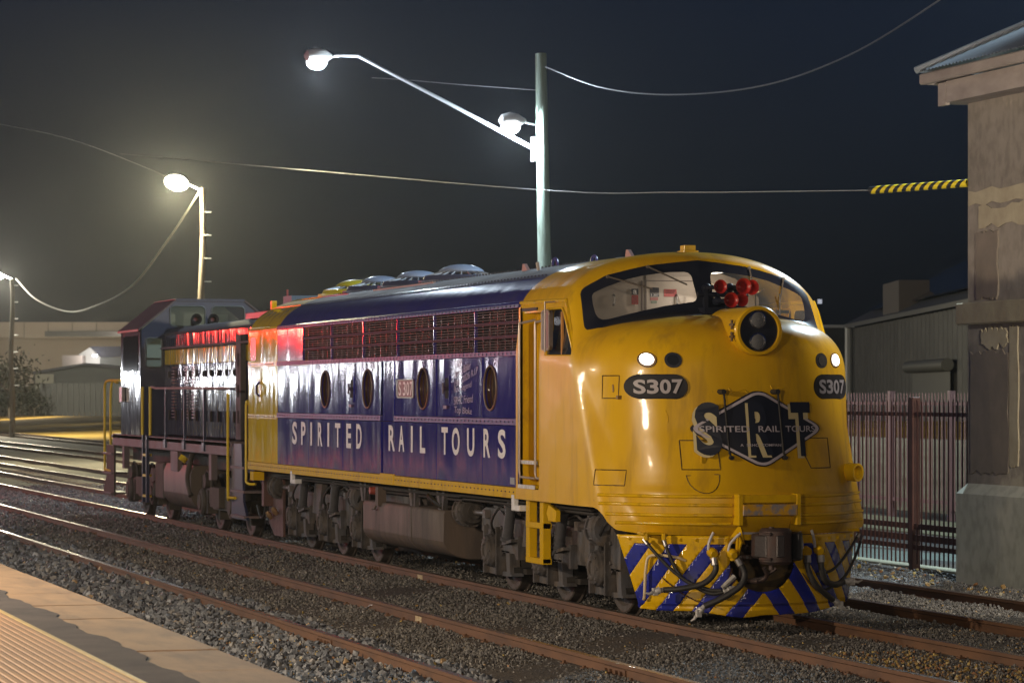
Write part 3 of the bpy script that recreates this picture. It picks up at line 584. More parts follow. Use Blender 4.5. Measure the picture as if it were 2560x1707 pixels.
# --- nose fittings
def dense(pts, n=6): return [(pts[i][0] + (pts[(i + 1) % len(pts)][0] - pts[i][0]) * t / n, pts[i][1] + (pts[(i + 1) % len(pts)][1] - pts[i][1]) * t / n) for i in range(len(pts)) for t in range(n)]
def NP(y, z, off=0.):
    x = nose_x(y, z); p = np.array([[x, y, z]]); n = nose_grad(p)[0]; n = n / np.linalg.norm(n); return tuple(p[0] + n * off)
def disc_on_nose(name, y, z, r, mts, off, parent=LOCO, n=20, ry=None):
    m = MB(); c = NP(y, z, off); rim = [NP(y + (ry or r) * math.cos(2 * math.pi * i / n), z + r * math.sin(2 * math.pi * i / n), off) for i in range(n)]
    base = [NP(y + (ry or r) * 1.04 * math.cos(2 * math.pi * i / n), z + r * 1.04 * math.sin(2 * math.pi * i / n), -.01) for i in range(n)]
    m.add([c] + rim + base, [(0, 1 + i, 1 + (i + 1) % n) for i in range(n)] + [(1 + i, 1 + n + i, 1 + n + (i + 1) % n, 1 + (i + 1) % n) for i in range(n)])
    return m.build(name, mts, parent, 30)
MLAMP = mat('marker_lit', (1, 1, 1), .3, emis=(1, .94, .86), estr=7.)
RIM = mat('lamp_rim', (.09, .045, .012), .4)
for s in (-1, 1):
    r_ = disc_on_nose('marker_lamp_rim', s * 1.09, 2.822, .082, RIM, .012); disc_on_nose('marker_lens', s * 1.09, 2.826, .060, MLAMP, .02, r_)
    r_ = disc_on_nose('marker_lamp_rim', s * .856, 2.818, .082, NAVY, .012); disc_on_nose('marker_lens', s * .856, 2.818, .055, DGLASS, .018, r_)
    # number boards
    pl = rrect(-1.275, -.735, 2.405, 2.665, .128, 8); cxb, czb = -1.005, 2.535; m = MB(); nb = len(pl); rings = []
    for f, off in ((1.04, -.01), (1.02, .022), (.93, .016), (.6, .016), (.25, .016), (.0, .016)):
        rings.append([NP(s * (cxb + (p[0] - cxb) * f), czb + (p[1] - czb) * f, off) for p in pl])
    m.add([q for r0 in rings for q in r0], [(a * nb + i, a * nb + (i + 1) % nb, (a + 1) * nb + (i + 1) % nb, (a + 1) * nb + i) for a in range(5) for i in range(nb)])
    brd = m.build('number_board', mat('board_black', (.016, .016, .020), .55, spec=.2), LOCO, 25)
    sh = 0 if s < 0 else -.02
    off_ = -1.205 if s < 0 else .78; its = []
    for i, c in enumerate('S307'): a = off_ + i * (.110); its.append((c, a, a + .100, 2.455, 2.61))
    letters('board_lettering', its, lambda a, b: NP(a, b, .030), mat('board_digits', (.34, .31, .33), .5) if s < 0 else mat('board_digits_shaded', (.22, .21, .24), .5), brd, .03)  # far board's digits are a darker copy, shade put into the colour
# twin headlamp in its round casing
m = MB(); m.lathe((3.0, 0, 3.133), (1, 0, 0), [(0, .262), (.80, .258), (.90, .256), (.905, .268), (.955, .268), (.975, .256), (.975, .226), (.93, .222), (.93, .001)], 48, False); hl = m.build('headlamp_casing', YEL, LOCO, 40)
m = MB(); m.lathe((3.935, 0, 3.133), (1, 0, 0), [(0, .221), (.004, .001)], 40, False); m.build('headlamp_face', NAVY, hl)
for i, z in enumerate((3.133 + .118, 3.133 - .118)):
    m = MB(); m.lathe((3.945, -.012, z), (1, 0, 0), [(-.004, .094), (.012, .094), (.016, .084), (-.03, .06), (-.05, .03), (-.055, .001)], 28, False); lb = m.build('headlamp_reflector', CHROME, hl)
    m = MB(); m.lathe((3.958, -.012, z), (1, 0, 0), [(0, .082), (.012, .06), (.018, .03), (.02, .001)], 24, False); m.build('headlamp_lens', mat('lens', (.9, .92, .95), .03, alpha=.14, spec=.9), lb)
    m = MB(); m.cyl((3.90, -.012, z), (3.95, -.012, z), .018, n=10); m.build('headlamp_bulb', CHROME, lb)
for z in (3.07, 3.20): m = MB(); m.cyl((3.86, -.275, z - .05), (3.86, -.275, z + .05), .016, n=8); m.box(3.80, 3.92, -.285, -.262, z - .012, z + .012); m.build('headlamp_hinge', mat('hinge', (.10, .06, .02), .5), hl)
m = MB(); m.box(3.84, 3.92, .262, .285, 3.09, 3.17); m.build('headlamp_catch', YELS, hl)
# horns on the hood
hb = None
for i, (y, z, r, x) in enumerate(((.0, 3.645, .078, 2.80), (.25, 3.648, .092, 2.86), (.395, 3.642, .086, 2.74), (.097, 3.495, .085, 2.88), (.255, 3.50, .075, 2.80))):
    m = MB(); m.lathe((x - .48, y, z), (1, 0, 0), [(0, .045), (.06, .05), (.10, .03), (.2, .022), (.33, .030), (.42, .05), (.46, r * .8), (.48, r)], 24, False)
    m.cur = 1; m.lathe((x, y, z), (1, 0, 0), [(0, r), (-.005, r * .9), (-.03, r * .68), (-.09, r * .42), (-.16, r * .28), (-.17, .001)], 24, False)
    m.build('horn', [NAVY, REDH], LOCO, 40)
m = MB(); m.box(2.30, 2.62, -.12, .42, 3.34, 3.42); m.box(2.36, 2.42, -.05, 0, 3.4, 3.66); m.box(2.36, 2.42, .22, .28, 3.4, 3.66); m.cyl((2.39, -.12, 3.57), (2.39, .48, 3.57), .03); m.build('horn_bracket', NAVY, LOCO)
# weld beads and patches on the nose skin
for pts_ in ([(-.30, 2.52), (-.27, 2.47), (-.20, 2.49), (-.12, 2.50), (-.08, 2.46), (-.07, 2.40)], [(.18, 2.55), (.20, 2.50), (.30, 2.52), (.36, 2.53)], [(-.95, 2.28), (-.93, 2.2), (-.94, 2.12)], [(.62, 2.44), (.66, 2.38), (.66, 2.30)]):
    m = MB(); m.tube([NP(a_, b_, .0005) for a_, b_ in dense(pts_, 3)[:-3]], .006, 5); m.build('weld_bead', YELS, LOCO)
# wipers
for y0, z0, y1, z1 in ((-1.06, 3.77, -.60, 3.63), (-.60, 3.885, -.20, 3.68), (.62, 3.885, .62, 3.55), (1.05, 3.77, .92, 3.47)):
    xa = nose_x(y0, z0) + .03; xb_ = nose_x(y1, z1) + .03; m = MB(); m.tube([(xa - .01, y0, z0), (xa + .03, y0, z0)], .018, 8); m.tube([(xa + .02, y0, z0), (xb_ + .02, y1, z1)], .010, 6)
    if y0 > 0: m.tube([(xb_ + .02, y1, z1 - .14), (xb_ + .02, y1, z1 + .12)], .010, 6)
    m.build('wiper', mat('wiper', (.10, .085, .07), .5), LOCO)
# hatches drawn by thin recessed seams
def seam_loop(name, pts, r=.006):
    m = MB(); P_ = [NP(a, b, .001) for a, b in pts]; m.tube(P_ + [P_[0]], r, 5, False); return m.build(name, mat('seam_dark', (.05, .03, .006), .6), LOCO)
seam_loop('nose_hatch', dense([(-.84, 1.96), (-.46, 1.96), (-.46, 1.65), (-.84, 1.65)])); seam_loop('nose_hatch', dense([(.45, 1.98), (.88, 1.98), (.88, 1.66), (.60, 1.66)]))
seam_loop('nose_hatch', [(-.80, 1.585), (-.48, 1.60)] + [(-.64 + .165 * math.cos(t), 1.59 + .19 * math.sin(t)) for t in lin(0, -math.pi, 12)], .005)
def side_loop(x0, x1, z0, z1):
    y0, y1 = [-max(1.0, HW - max(0, (x_ - 3.0)) * .25) for x_ in (x0, x1)]
    pts = []
    for x_, z_ in dense([(x0, z1), (x1, z1), (x1, z0), (x0, z0)], 4):
        lo, hi = -1.7, 0.
        for _ in range(30):
            md = (lo + hi) / 2
            if nose_f(np.float64(x_), np.float64(md), np.float64(z_)) > 0: lo = md
            else: hi = md
        pts.append((x_, lo - .001, z_))
    m = MB(); m.tube(pts + [pts[0]], .006, 5, False); return pts, m.build('side_hatch', mat('seam_dark', (.05, .03, .006), .6), LOCO)
side_loop(2.98, 3.36, 1.47, 1.635)
pts, sh_ = side_loop(2.95, 3.19, 2.41, 2.655)
m = MB(); c = Vector(pts[8]); m.tube([c + Vector((-.13, -.01, .17)), c + Vector((-.08, -.03, .14)), c + Vector((-.07, -.03, .08)), c + Vector((-.11, -.01, .03))], .014, 6); m.box(c.x - .26, c.x - .20, c.y - .02, c.y + .06, c.z - .01, c.z + .03); m.box(c.x - .02, c.x + .04, c.y - .02, c.y + .05, c.z - .01, c.z + .03); m.cyl((c.x - .1, c.y - .03, c.z - .09), (c.x - .1, c.y + .04, c.z - .09), .022, n=8); m.build('hatch_catch', mat('catch', (.20, .11, .02), .5), LOCO)
m = MB(); p = NP(-.62, 1.80, 0); m.box(p[0] - .01, p[0] + .03, -.65, -.60, 1.72, 1.86); m.box(p[0], p[0] + .02, -.67, -.58, 1.80, 1.83); m.build('hatch_handle', YELS, LOCO)
p = NP(1.15, 1.60, 0); m = MB(); m.lathe((p[0] - .1, 1.18, 1.60), (.8, .45, 0), [(0, .10), (.2, .10), (.2, .075), (.1, .07)], 20); m.box(p[0] - .12, p[0] - .02, 1.05, 1.12, 1.48, 1.72); m.build('tail_lamp', YELS, LOCO)
# anticlimber ribs
ys = lin(-1.50, 1.50, 61)
def pline(z, off):
    out = []
    for i in range(-30, 31):
        y = HW * math.sin(i / 30 * math.pi / 2 * .965); out.append(Vector(NP(y, z, off)))
    return out
for z in (1.365, 1.275, 1.165, 1.075):
    for sg in (-1, 1):
        m = MB(); xm_ = {1.365: 3.0, 1.275: 3.06, 1.165: 3.24, 1.075: 3.36}[z]; L_ = [p for p in pline(z, .0) if p.y * sg > .33 and p.x > xm_]; m.tube(L_, .019, 8); m.build('anticlimber_rib', YELS, LOCO, 60)
for sg in (-1, 1): m = MB(); m.box(4.10, 4.275, sg * .33 - .028, sg * .33 + .028, 1.06, 1.395); m.build('anticlimber_end', YELS, LOCO, bev=.008)
WORN = mat('worn_yellow', (.50, .27, .01), .5, col2=(.22, .20, .21), scale=9, lo=.45, hi=.58, bump=.002)
m = MB(); m.box(4.12, 4.27, -.302, .302, 1.30, 1.385); m.build('anticlimber_plate', YELS, LOCO, bev=.006)
m = MB(); m.box(4.12, 4.29, -.31, .31, 1.165, 1.285); m.build('anticlimber_plate', WORN, LOCO, bev=.008)
# coupler pocket and pilot
POC = mat('pocket_dark', (.03, .024, .016), .7, col2=(.10, .06, .012), scale=6)
m = MB(); m.box(3.55, 3.60, -.6, .6, .30, 1.2); m.build('pocket_back', POC, LOCO)
m = MB(); m.add([(4.14, -.31, 1.16), (3.95, -.40, 1.16), (3.95, -.34, .86), (4.10, -.22, .86)], [(0, 1, 2, 3)]); m.build('pocket_side', YELS, LOCO)
m = MB(); m.add([(4.14, .31, 1.16), (3.95, .40, 1.16), (3.95, .34, .86), (4.10, .22, .86)], [(0, 1, 2, 3)]); m.build('pocket_side', YELS, LOCO)
m = MB(); m.box(3.98, 4.05, -.24, .05, .96, 1.12); m.build('pocket_plate', mat('pale_grey', (.34, .34, .38), .5), LOCO)
m = MB(); m.box(3.98, 4.06, -.24, .12, .90, .96); m.build('pocket_plate', YELS, LOCO)
m = MB(); m.xz([(4.06, 1.0), (4.2, .88), (4.10, .74), (4.0, .74)], -.30, -.285); m.build('coupler_guide', YELS, LOCO)
def pil_x(y, z): return 4.075 - .365 * abs(y) ** 2.3 + .03 * math.sin(y * 5.3 + z * 4) * .35 - (.03 if z < .2 else 0)
m = MB(); gy = lin(-1.42, 1.42, 90); gz = lin(.06, .945, 34); m.grid(lambda y, z: (pil_x(y, z), y, z), gy, gz)
A = np.array(m.v); F_ = m.f
g = np.abs(A[:, 1]) - (1.385 - .19 * (.945 - A[:, 2]) / .8); V_, F_, _ = clip(m.v, F_, g)
A = np.array(V_); bot = .118 + .055 * (np.abs(A[:, 1]) / 1.2) ** 3 + .012 * np.sin(A[:, 1] * 7.) - .035 * np.clip(1 - np.abs(np.abs(A[:, 1]) - .2) / .55, 0, 1); V_, F_, _ = clip(V_, F_, bot - A[:, 2])
A = np.array(V_); SLOT = [(-.37, 1.2), (-.37, .72)] + arcpts(0, .66, .37, .315, 180, 360, 16) + [(.37, .72), (.37, 1.2)]; V_, _, F_ = clip(V_, F_, polydist(A[:, 1:], SLOT))
yl_, bl_ = [], []
_ly = np.linspace(0, 1.5, 200); _ll = np.concatenate([[0], np.cumsum(np.hypot(np.diff(_ly), np.diff(.365 * _ly ** 2.3)))])
A = np.array(V_); top = A[:, 2] - .855
V_, Fy, Fs = clip(V_, F_, -top)         # flange band stays yellow
yl_ += Fy; rest = Fs
for n_ in range(0, 11):
    A = np.array(V_); s_ = A[:, 2] + 1.3 * np.interp(np.abs(A[:, 1]), _ly, _ll); lim = .35 + .262 * n_
    V_, ins, rest = clip(V_, rest, s_ - lim); (bl_ if n_ % 2 else yl_).extend(ins)
yl_ += rest
for nm, F0, mt in (('pilot', yl_, PILY), ('pilot_stripes', bl_, STB)):
    o = soup(nm, V_, F0, mt, LOCO, 40); md = o.modifiers.new('thick', 'SOLIDIFY'); md.thickness = .018; md.offset = 0
m = MB()
for y in list(np.arange(-1.28, -.35, .145)) + list(np.arange(.42, 1.30, .145)): m.cyl((pil_x(y, .9) - .01, y, .90), (pil_x(y, .9) + .022, y, .90), .020, n=8)
tag(m.build('pilot_bolts', YELS, LOCO), kind='stuff')
# side grab rails on the pilot
m = MB(); x_ = pil_x(-1.12, .5); m.tube(catmull([(x_ - .02, -1.18, .26), (x_ + .03, -1.19, .30), (x_ + .03, -1.17, .62), (x_ + .06, -1.12, .73), (pil_x(-.9, .7) + .06, -.92, .72), (pil_x(-.8, .68) + .01, -.80, .68)], 4), .016, 8); m.build('uncoupling_rod', mat('rod_pale', (.62, .5, .3), .4), LOCO)
# coupler
CPL = mat('coupler_steel', (.055, .045, .045), .45, .4, col2=(.09, .05, .04), scale=7, bump=.006, bscale=14, rvar=.2)
m = MB(); m.cyl((3.5, 0, .84), (4.3, -.02, .84), .10, n=14); m.cur = 0; m.box(4.22, 4.40, -.20, .10, .72, .98); cp = m.build('coupler', CPL, LOCO, bev=.02)
m = MB(); m.xy([(4.28, -.02), (4.34, -.16), (4.46, -.18), (4.56, -.13), (4.60, -.03), (4.60, .08), (4.54, .15), (4.42, .16), (4.30, .12)], .66, 1.04); m.build('knuckle', CPL, cp, bev=.03)
m = MB(); m.xy([(4.25, .14), (4.40, .17), (4.55, .17), (4.60, .21), (4.54, .27), (4.36, .27), (4.24, .22)], .70, 1.00); m.build('guard_arm', mat('coupler_black', (.014, .014, .016), .4), cp, bev=.02)
for z0_, z1_ in ((.70, .735), (.965, 1.0)): m = MB(); m.box(4.40, 4.575, -.165, -.05, z0_, z1_, rot=(0, 0, R(22))); m.build('knuckle_lug', CPL, cp, bev=.008)
m = MB(); m.box(4.36, 4.54, -.19, -.14, .735, .965, rot=(0, 0, R(22))); m.build('coupler_lock', mat('coupler_worn', (.10, .09, .09), .35, .6, bump=.006, bscale=20), cp, bev=.01)
m = MB(); m.box(4.575, 4.612, -.06, .03, .74, .97); m.build('knuckle_face', mat('coupler_worn', (.10, .09, .09), .35, .6, bump=.006, bscale=20), cp, bev=.01)
m = MB(); m.cyl((4.46, -.06, .60), (4.46, -.06, 1.055), .03, n=12); m.build('knuckle_pin', CPL, cp)
m = MB(); m.tube(catmull([(4.35, -.1, .62), (4.3, -.05, .52), (4.15, -.1, .46), (4.1, -.25, .50), (4.2, -.3, .62)], 5), .022, 8); m.tube([(4.2, .1, .6), (4.12, -.02, .5), (4.1, -.2, .47)], .018, 6); m.box(4.0, 4.1, -.34, .0, .70, .74); m.build('uncoupling_gear', CPL, cp)
for y in (-.28, -.2, -.08): m = MB(); m.cyl((4.10, y, .72), (4.125, y, .72), .016, n=8); m.build('gear_bolt', STEEL, cp)
# brake and multiple-unit hoses
HOSE = mat('hose_rubber', (.022, .022, .024), .5, col2=(.04, .038, .036), scale=14)
def X(y, z, d): return (pil_x(y, z) + d, y, z)
def gladhand(c, d, parent):
    c = Vector(c); d = Vector(d).normalized(); m = MB(); m.cyl(c, c + d * .06, .028, n=10); m.cyl(c + d * .05, c + d * .11, .042, .03, n=10); w = Vector((1, 0, 0))
    m.box(c.x - .02, c.x + .03, c.y + d.y * .10 - .03, c.y + d.y * .10 + .03, c.z + d.z * .10 - .045, c.z + d.z * .10 + .035); m.tube([c + d * .10, c + d * .17 + Vector((0, 0, -.02)), c + d * .22], [.022, .018, .008], 6)
    return m.build('hose_coupling', SILV, parent, bev=.004)
def hose(pts, r, lever=None):
    m = MB(); C_ = catmull(pts, 8); m.tube(C_, r, 10); h = m.build('brake_hose', HOSE, LOCO, 60)
    m = MB(); d = (C_[1] - C_[0]).normalized(); m.cyl(C_[0] - d * .005, C_[0] + d * .07, r * 1.25, n=10); m.build('hose_clamp', STEEL, h); return h, C_
def cock(y, z, lean, parent):
    p = Vector(X(y, z, .05)); m = MB(); m.lathe(p + Vector((-.06, 0, .02)), (1, 0, -.25), [(0, .03), (.05, .055), (.12, .055), (.15, .035)], 12); m.cyl(p + Vector((.03, 0, 0)), p + Vector((.045, 0, -.075)), .036, .03, n=10); v = m.build('angle_cock', YELS, LOCO)
    m = MB(); m.tube(catmull([p + Vector((.02, -.045, .03)), p + Vector((.03, -.05 + lean * .15, .10)), p + Vector((.03, -.05 + lean * .6, .17)), p + Vector((.03, -.05 + lean, .215))], 4), [.016] * 13, 6); m.build('cock_handle', WHT, v)
h_, C_ = hose([X(-.56, .71, .10), X(-.555, .58, .13), X(-.68, .45, .17), X(-.90, .39, .20), X(-1.06, .375, .22)], .032); gladhand(C_[-1], (.1, -1, -.12), h_); cock(-.57, .77, .06, None)
h_, C_ = hose([X(-.33, .70, .12), X(-.27, .55, .16), X(-.33, .42, .19), X(-.52, .29, .20), X(-.68, .21, .19)], .034); gladhand(C_[-1], (0, -.75, -.75), h_); cock(-.37, .76, .14, None)
h_, C_ = hose([X(-1.20, .90, .14), X(-1.14, .80, .16), X(-.98, .60, .14), X(-.80, .45, .12), X(-.62, .38, .13), X(-.50, .37, .14)], .019)
h_, C_ = hose([X(-1.03, .90, .14), X(-1.0, .78, .15), X(-.90, .55, .12), X(-.76, .42, .10), X(-.60, .34, .12), X(-.48, .355, .14)], .019); gladhand(C_[-1], (0, 1, .3), h_)
h_, C_ = hose([X(.50, .72, .10), X(.50, .58, .13), X(.58, .42, .16), X(.74, .30, .17), X(.84, .24, .16)], .032); gladhand(C_[-1], (0, .8, -.5), h_); cock(.50, .77, -.03, None)
h_, C_ = hose([X(.68, .72, .10), X(.69, .58, .12), X(.74, .45, .14), X(.88, .40, .15), X(1.02, .42, .15)], .034); gladhand(C_[-1], (.1, 1, .1), h_); cock(.67, .78, -.04, None)
h_, C_ = hose([X(1.32, .92, .20), X(1.2, .82, .18), X(1.0, .65, .13), X(.84, .55, .10), X(.66, .52, .05)], .016)
h_, C_ = hose([X(1.36, .90, .25), X(1.25, .70, .2), X(1.05, .48, .15), X(.8, .36, .12), X(.7, .33, .08)], .016)
m = MB(); p = X(-1.12, .915, .0); m.box(p[0] - .06, p[0] + .16, -1.24, -.95, .955, .98); m.cyl((p[0] + .14, -1.20, .90), (p[0] + .14, -1.20, .97), .028, n=8); m.cyl((p[0] + .22, -1.03, .90), (p[0] + .22, -1.03, .97), .028, n=8); m.build('hose_shelf', YELS, LOCO)
m = MB(); p = X(1.25, .94, .0); m.box(p[0] - .1, p[0] + .14, 1.12, 1.32, .955, .985); m.build('hose_shelf', YELS, LOCO)
def chain(a, b, sag, n=14):
    m = MB(); a = Vector(a); b = Vector(b)
    for i in range(n):
        t = (i + .5) / n; p = a.lerp(b, t) + Vector((0, 0, -sag * 4 * t * (1 - t))); d = (b - a).normalized(); e = Vector((1, 0, 0)) if i % 2 else Vector((0, 0, 1)).cross(d)
        ring = [p + d * (.020 * math.cos(q)) + e.normalized() * (.011 * math.sin(q)) for q in lin(0, 2 * math.pi, 7)]; m.tube(ring, .004, 4, False)
    m.build('hose_chain', mat('chain_rust', (.17, .085, .05), .55, .5), LOCO)
chain(X(-1.02, .50, .02), X(-.72, .25, .15), .03, 18); chain(X(-.36, .60, .03), X(-.42, .46, .12), .01, 9); chain(X(.48, .53, .02), X(.62, .36, .10), .02, 12)
m = MB(); c = Vector(X(-.49, .40, .14)); m.cyl(c, c + Vector((0, .14, .12)), .024, .03, n=8); m.build('hose_coupling', SILV, LOCO)
# headboard hung on the nose: a thing of its own
HB = thing('headboard', (3.95, 0, 2.085), 'dark diamond headboard with cream SRT letters hung on the yellow nose', 'headboard')
def hbp(a, b, d): return (3.995 - .15 * (a / .77) ** 2 + d - .19 * (b - 2.085), a, b)
def diamond(hw, hh, r, n=7):
    al = math.atan2(hh, hw); c = [(hw, 0), (0, hh), (-hw, 0), (0, -hh)]; out = []
    for i, (px, py) in enumerate(c):
        q0 = c[i - 1]; q1 = c[(i + 1) % 4]; a = Vector((px, py)); d0 = (Vector(q0) - a).normalized() * r; d1 = (Vector(q1) - a).normalized() * r
        for t in lin(0, 1, n): out.append(tuple(a + d0 * (1 - t) ** 2 + d1 * t ** 2))
    return out
def hb_plate(name, hw, hh, r, d, th, mt, par):
    pl = diamond(hw, hh, r); m = MB(); n = len(pl); rows = []
    ys_ = lin(-1, 1, 25)
    fs = [1, .75, .5, .25, .02]
    for f in fs: rows.append([hbp(p[0] * f, 2.085 + p[1] * f, d) for p in pl])
    back = [hbp(p[0], 2.085 + p[1], d - th) for p in pl]
    m.add([q for r0 in rows for q in r0] + back, [(a * n + i, a * n + (i + 1) % n, (a + 1) * n + (i + 1) % n, (a + 1) * n + i) for a in range(len(fs) - 1) for i in range(n)] + [(i, (i + 1) % n, len(fs) * n + (i + 1) % n, len(fs) * n + i) for i in range(n)])
    return m.build(name, mt, par, 30)
hb_plate('board_backing', .80, .435, .13, 0, .02, mat('board_navy', (.012, .014, .024), .35), HB)
hb_plate('board_face', .785, .425, .12, .006, .003, mat('board_navy', (.012, .014, .024), .35), HB)
for dx, dz, d, bold, mt in ((-.030, -.022, .010, .07, CREAM), (0, 0, .013, .03, mat('letter_navy', (.012, .015, .028), .4))):
    its = [('S', -.70 + dx, -.43 + dx, 1.80 + dz, 2.37 + dz), ('R', -.13 + dx, .14 + dx, 1.80 + dz, 2.38 + dz), ('T', .37 + dx, .62 + dx, 1.79 + dz, 2.37 + dz)]
    letters('board_initials', its, lambda a, b: hbp(a, b, d), mt, HB, bold)
dA, dB = diamond(.772, .418, .12, 9), diamond(.722, .386, .105, 9); nD = len(dA); m = MB(); m.add([hbp(p[0], 2.085 + p[1], .018) for p in dA] + [hbp(p[0], 2.085 + p[1], .018) for p in dB] + [hbp(p[0], 2.085 + p[1], .007) for p in dA] + [hbp(p[0], 2.085 + p[1], .007) for p in dB], [(i, (i + 1) % nD, nD + (i + 1) % nD, nD + i) for i in range(nD)] + [(i, (i + 1) % nD, 2 * nD + (i + 1) % nD, 2 * nD + i) for i in range(nD)] + [(nD + i, nD + (i + 1) % nD, 3 * nD + (i + 1) % nD, 3 * nD + i) for i in range(nD)]); m.build('board_border', mat('board_border', (.42, .38, .43), .45), HB)
letters('board_lettering', [('SPIRITED', -.665, -.13, 2.05, 2.115), ('RAIL', -.03, .22, 2.05, 2.115), ('TOURS', .29, .665, 2.05, 2.115), ('A  SRHC  COMPANY', -.245, .26, 1.895, 1.925)], lambda a, b: hbp(a, b, .020), mat('board_text', (.40, .37, .42), .5), HB, .01)
for y in (-.385, .215):
    m = MB(); xo = -.05 if y < -.3 else 0; m.tube([(3.99 + xo, y - .01, 2.47), (3.97 + xo, y, 2.43), (4.05 + xo, y + .03, 1.83), (4.04 + xo, y + .05, 1.79)], .012, 6); m.cyl((3.80, y - .015, 2.48), (4.0 + xo, y - .015, 2.48), .028, n=10); m.cyl((3.90, y + .05, 1.775), (4.07 + xo, y + .05, 1.775), .024, n=10); m.build('board_strap', BLACK, HB)
# --- running gear of the leading locomotive
WH = MB(); WH.lathe((0, 0, 0), (0, -1, 0), [(-.02, .10), (-.02, .40), (-.05, .44), (-.06, .54), (-.03, .545), (-.02, .515), (.075, .505), (.085, .49), (.08, .43), (.05, .40), (.03, .18), (.06, .15), (.06, .001)], 40); WHM = WH.mesh('wheel', WHEEL)
AX = MB(); AX.lathe((0, 0, 0), (0, -1, 0), [(0, .21), (.10, .21), (.12, .19), (.15, .185), (.16, .14), (.175, .13), (.175, .08), (.15, .075), (.15, .001)], 28); 
for i in range(8): t = 2 * math.pi * i / 8; AX.cyl((.165 * math.cos(t), -.14, .165 * math.sin(t)), (.165 * math.cos(t), -.165, .165 * math.sin(t)), .02, n=6)
AX.box(-.27, .27, -.06, .12, -.20, .18); AX.box(-.05, .05, -.10, .0, .18, .27); AX.box(-.29, -.25, -.10, .05, -.30, .3); AX.box(.25, .29, -.10, .05, -.30, .3)
AXM = AX.mesh('axle_box', UNDER, bev=.006)
DM = MB(); DM.lathe((0, 0, 0), (0, 0, 1), [(0, .05), (.015, .085), (.05, .085), (.06, .072), (.11, .072), (.11, .066), (.44, .066), (.44, .078), (.47, .078), (.48, .05), (.53, .05), (.53, .03), (.56, .03)], 20); DMM = DM.mesh('damper', mat('damper_grey', (.075, .075, .085), .45, col2=(.05, .05, .055), scale=8, bump=.002))
BC = MB(); BC.lathe((0, 0, 0), (1, 0, 0), [(0, .17), (.03, .205), (.07, .205), (.07, .185), (.22, .185), (.22, .205), (.26, .205), (.27, .18), (.34, .15), (.36, .09), (.40, .09), (.40, .045), (.44, .045)], 28)
for i in range(10): t = 2 * math.pi * i / 10; BC.cyl((.02, .19 * math.cos(t), .19 * math.sin(t)), (.285, .19 * math.cos(t), .19 * math.sin(t)), .012, n=6)
BCM = BC.mesh('brake_cylinder', UNDER); 
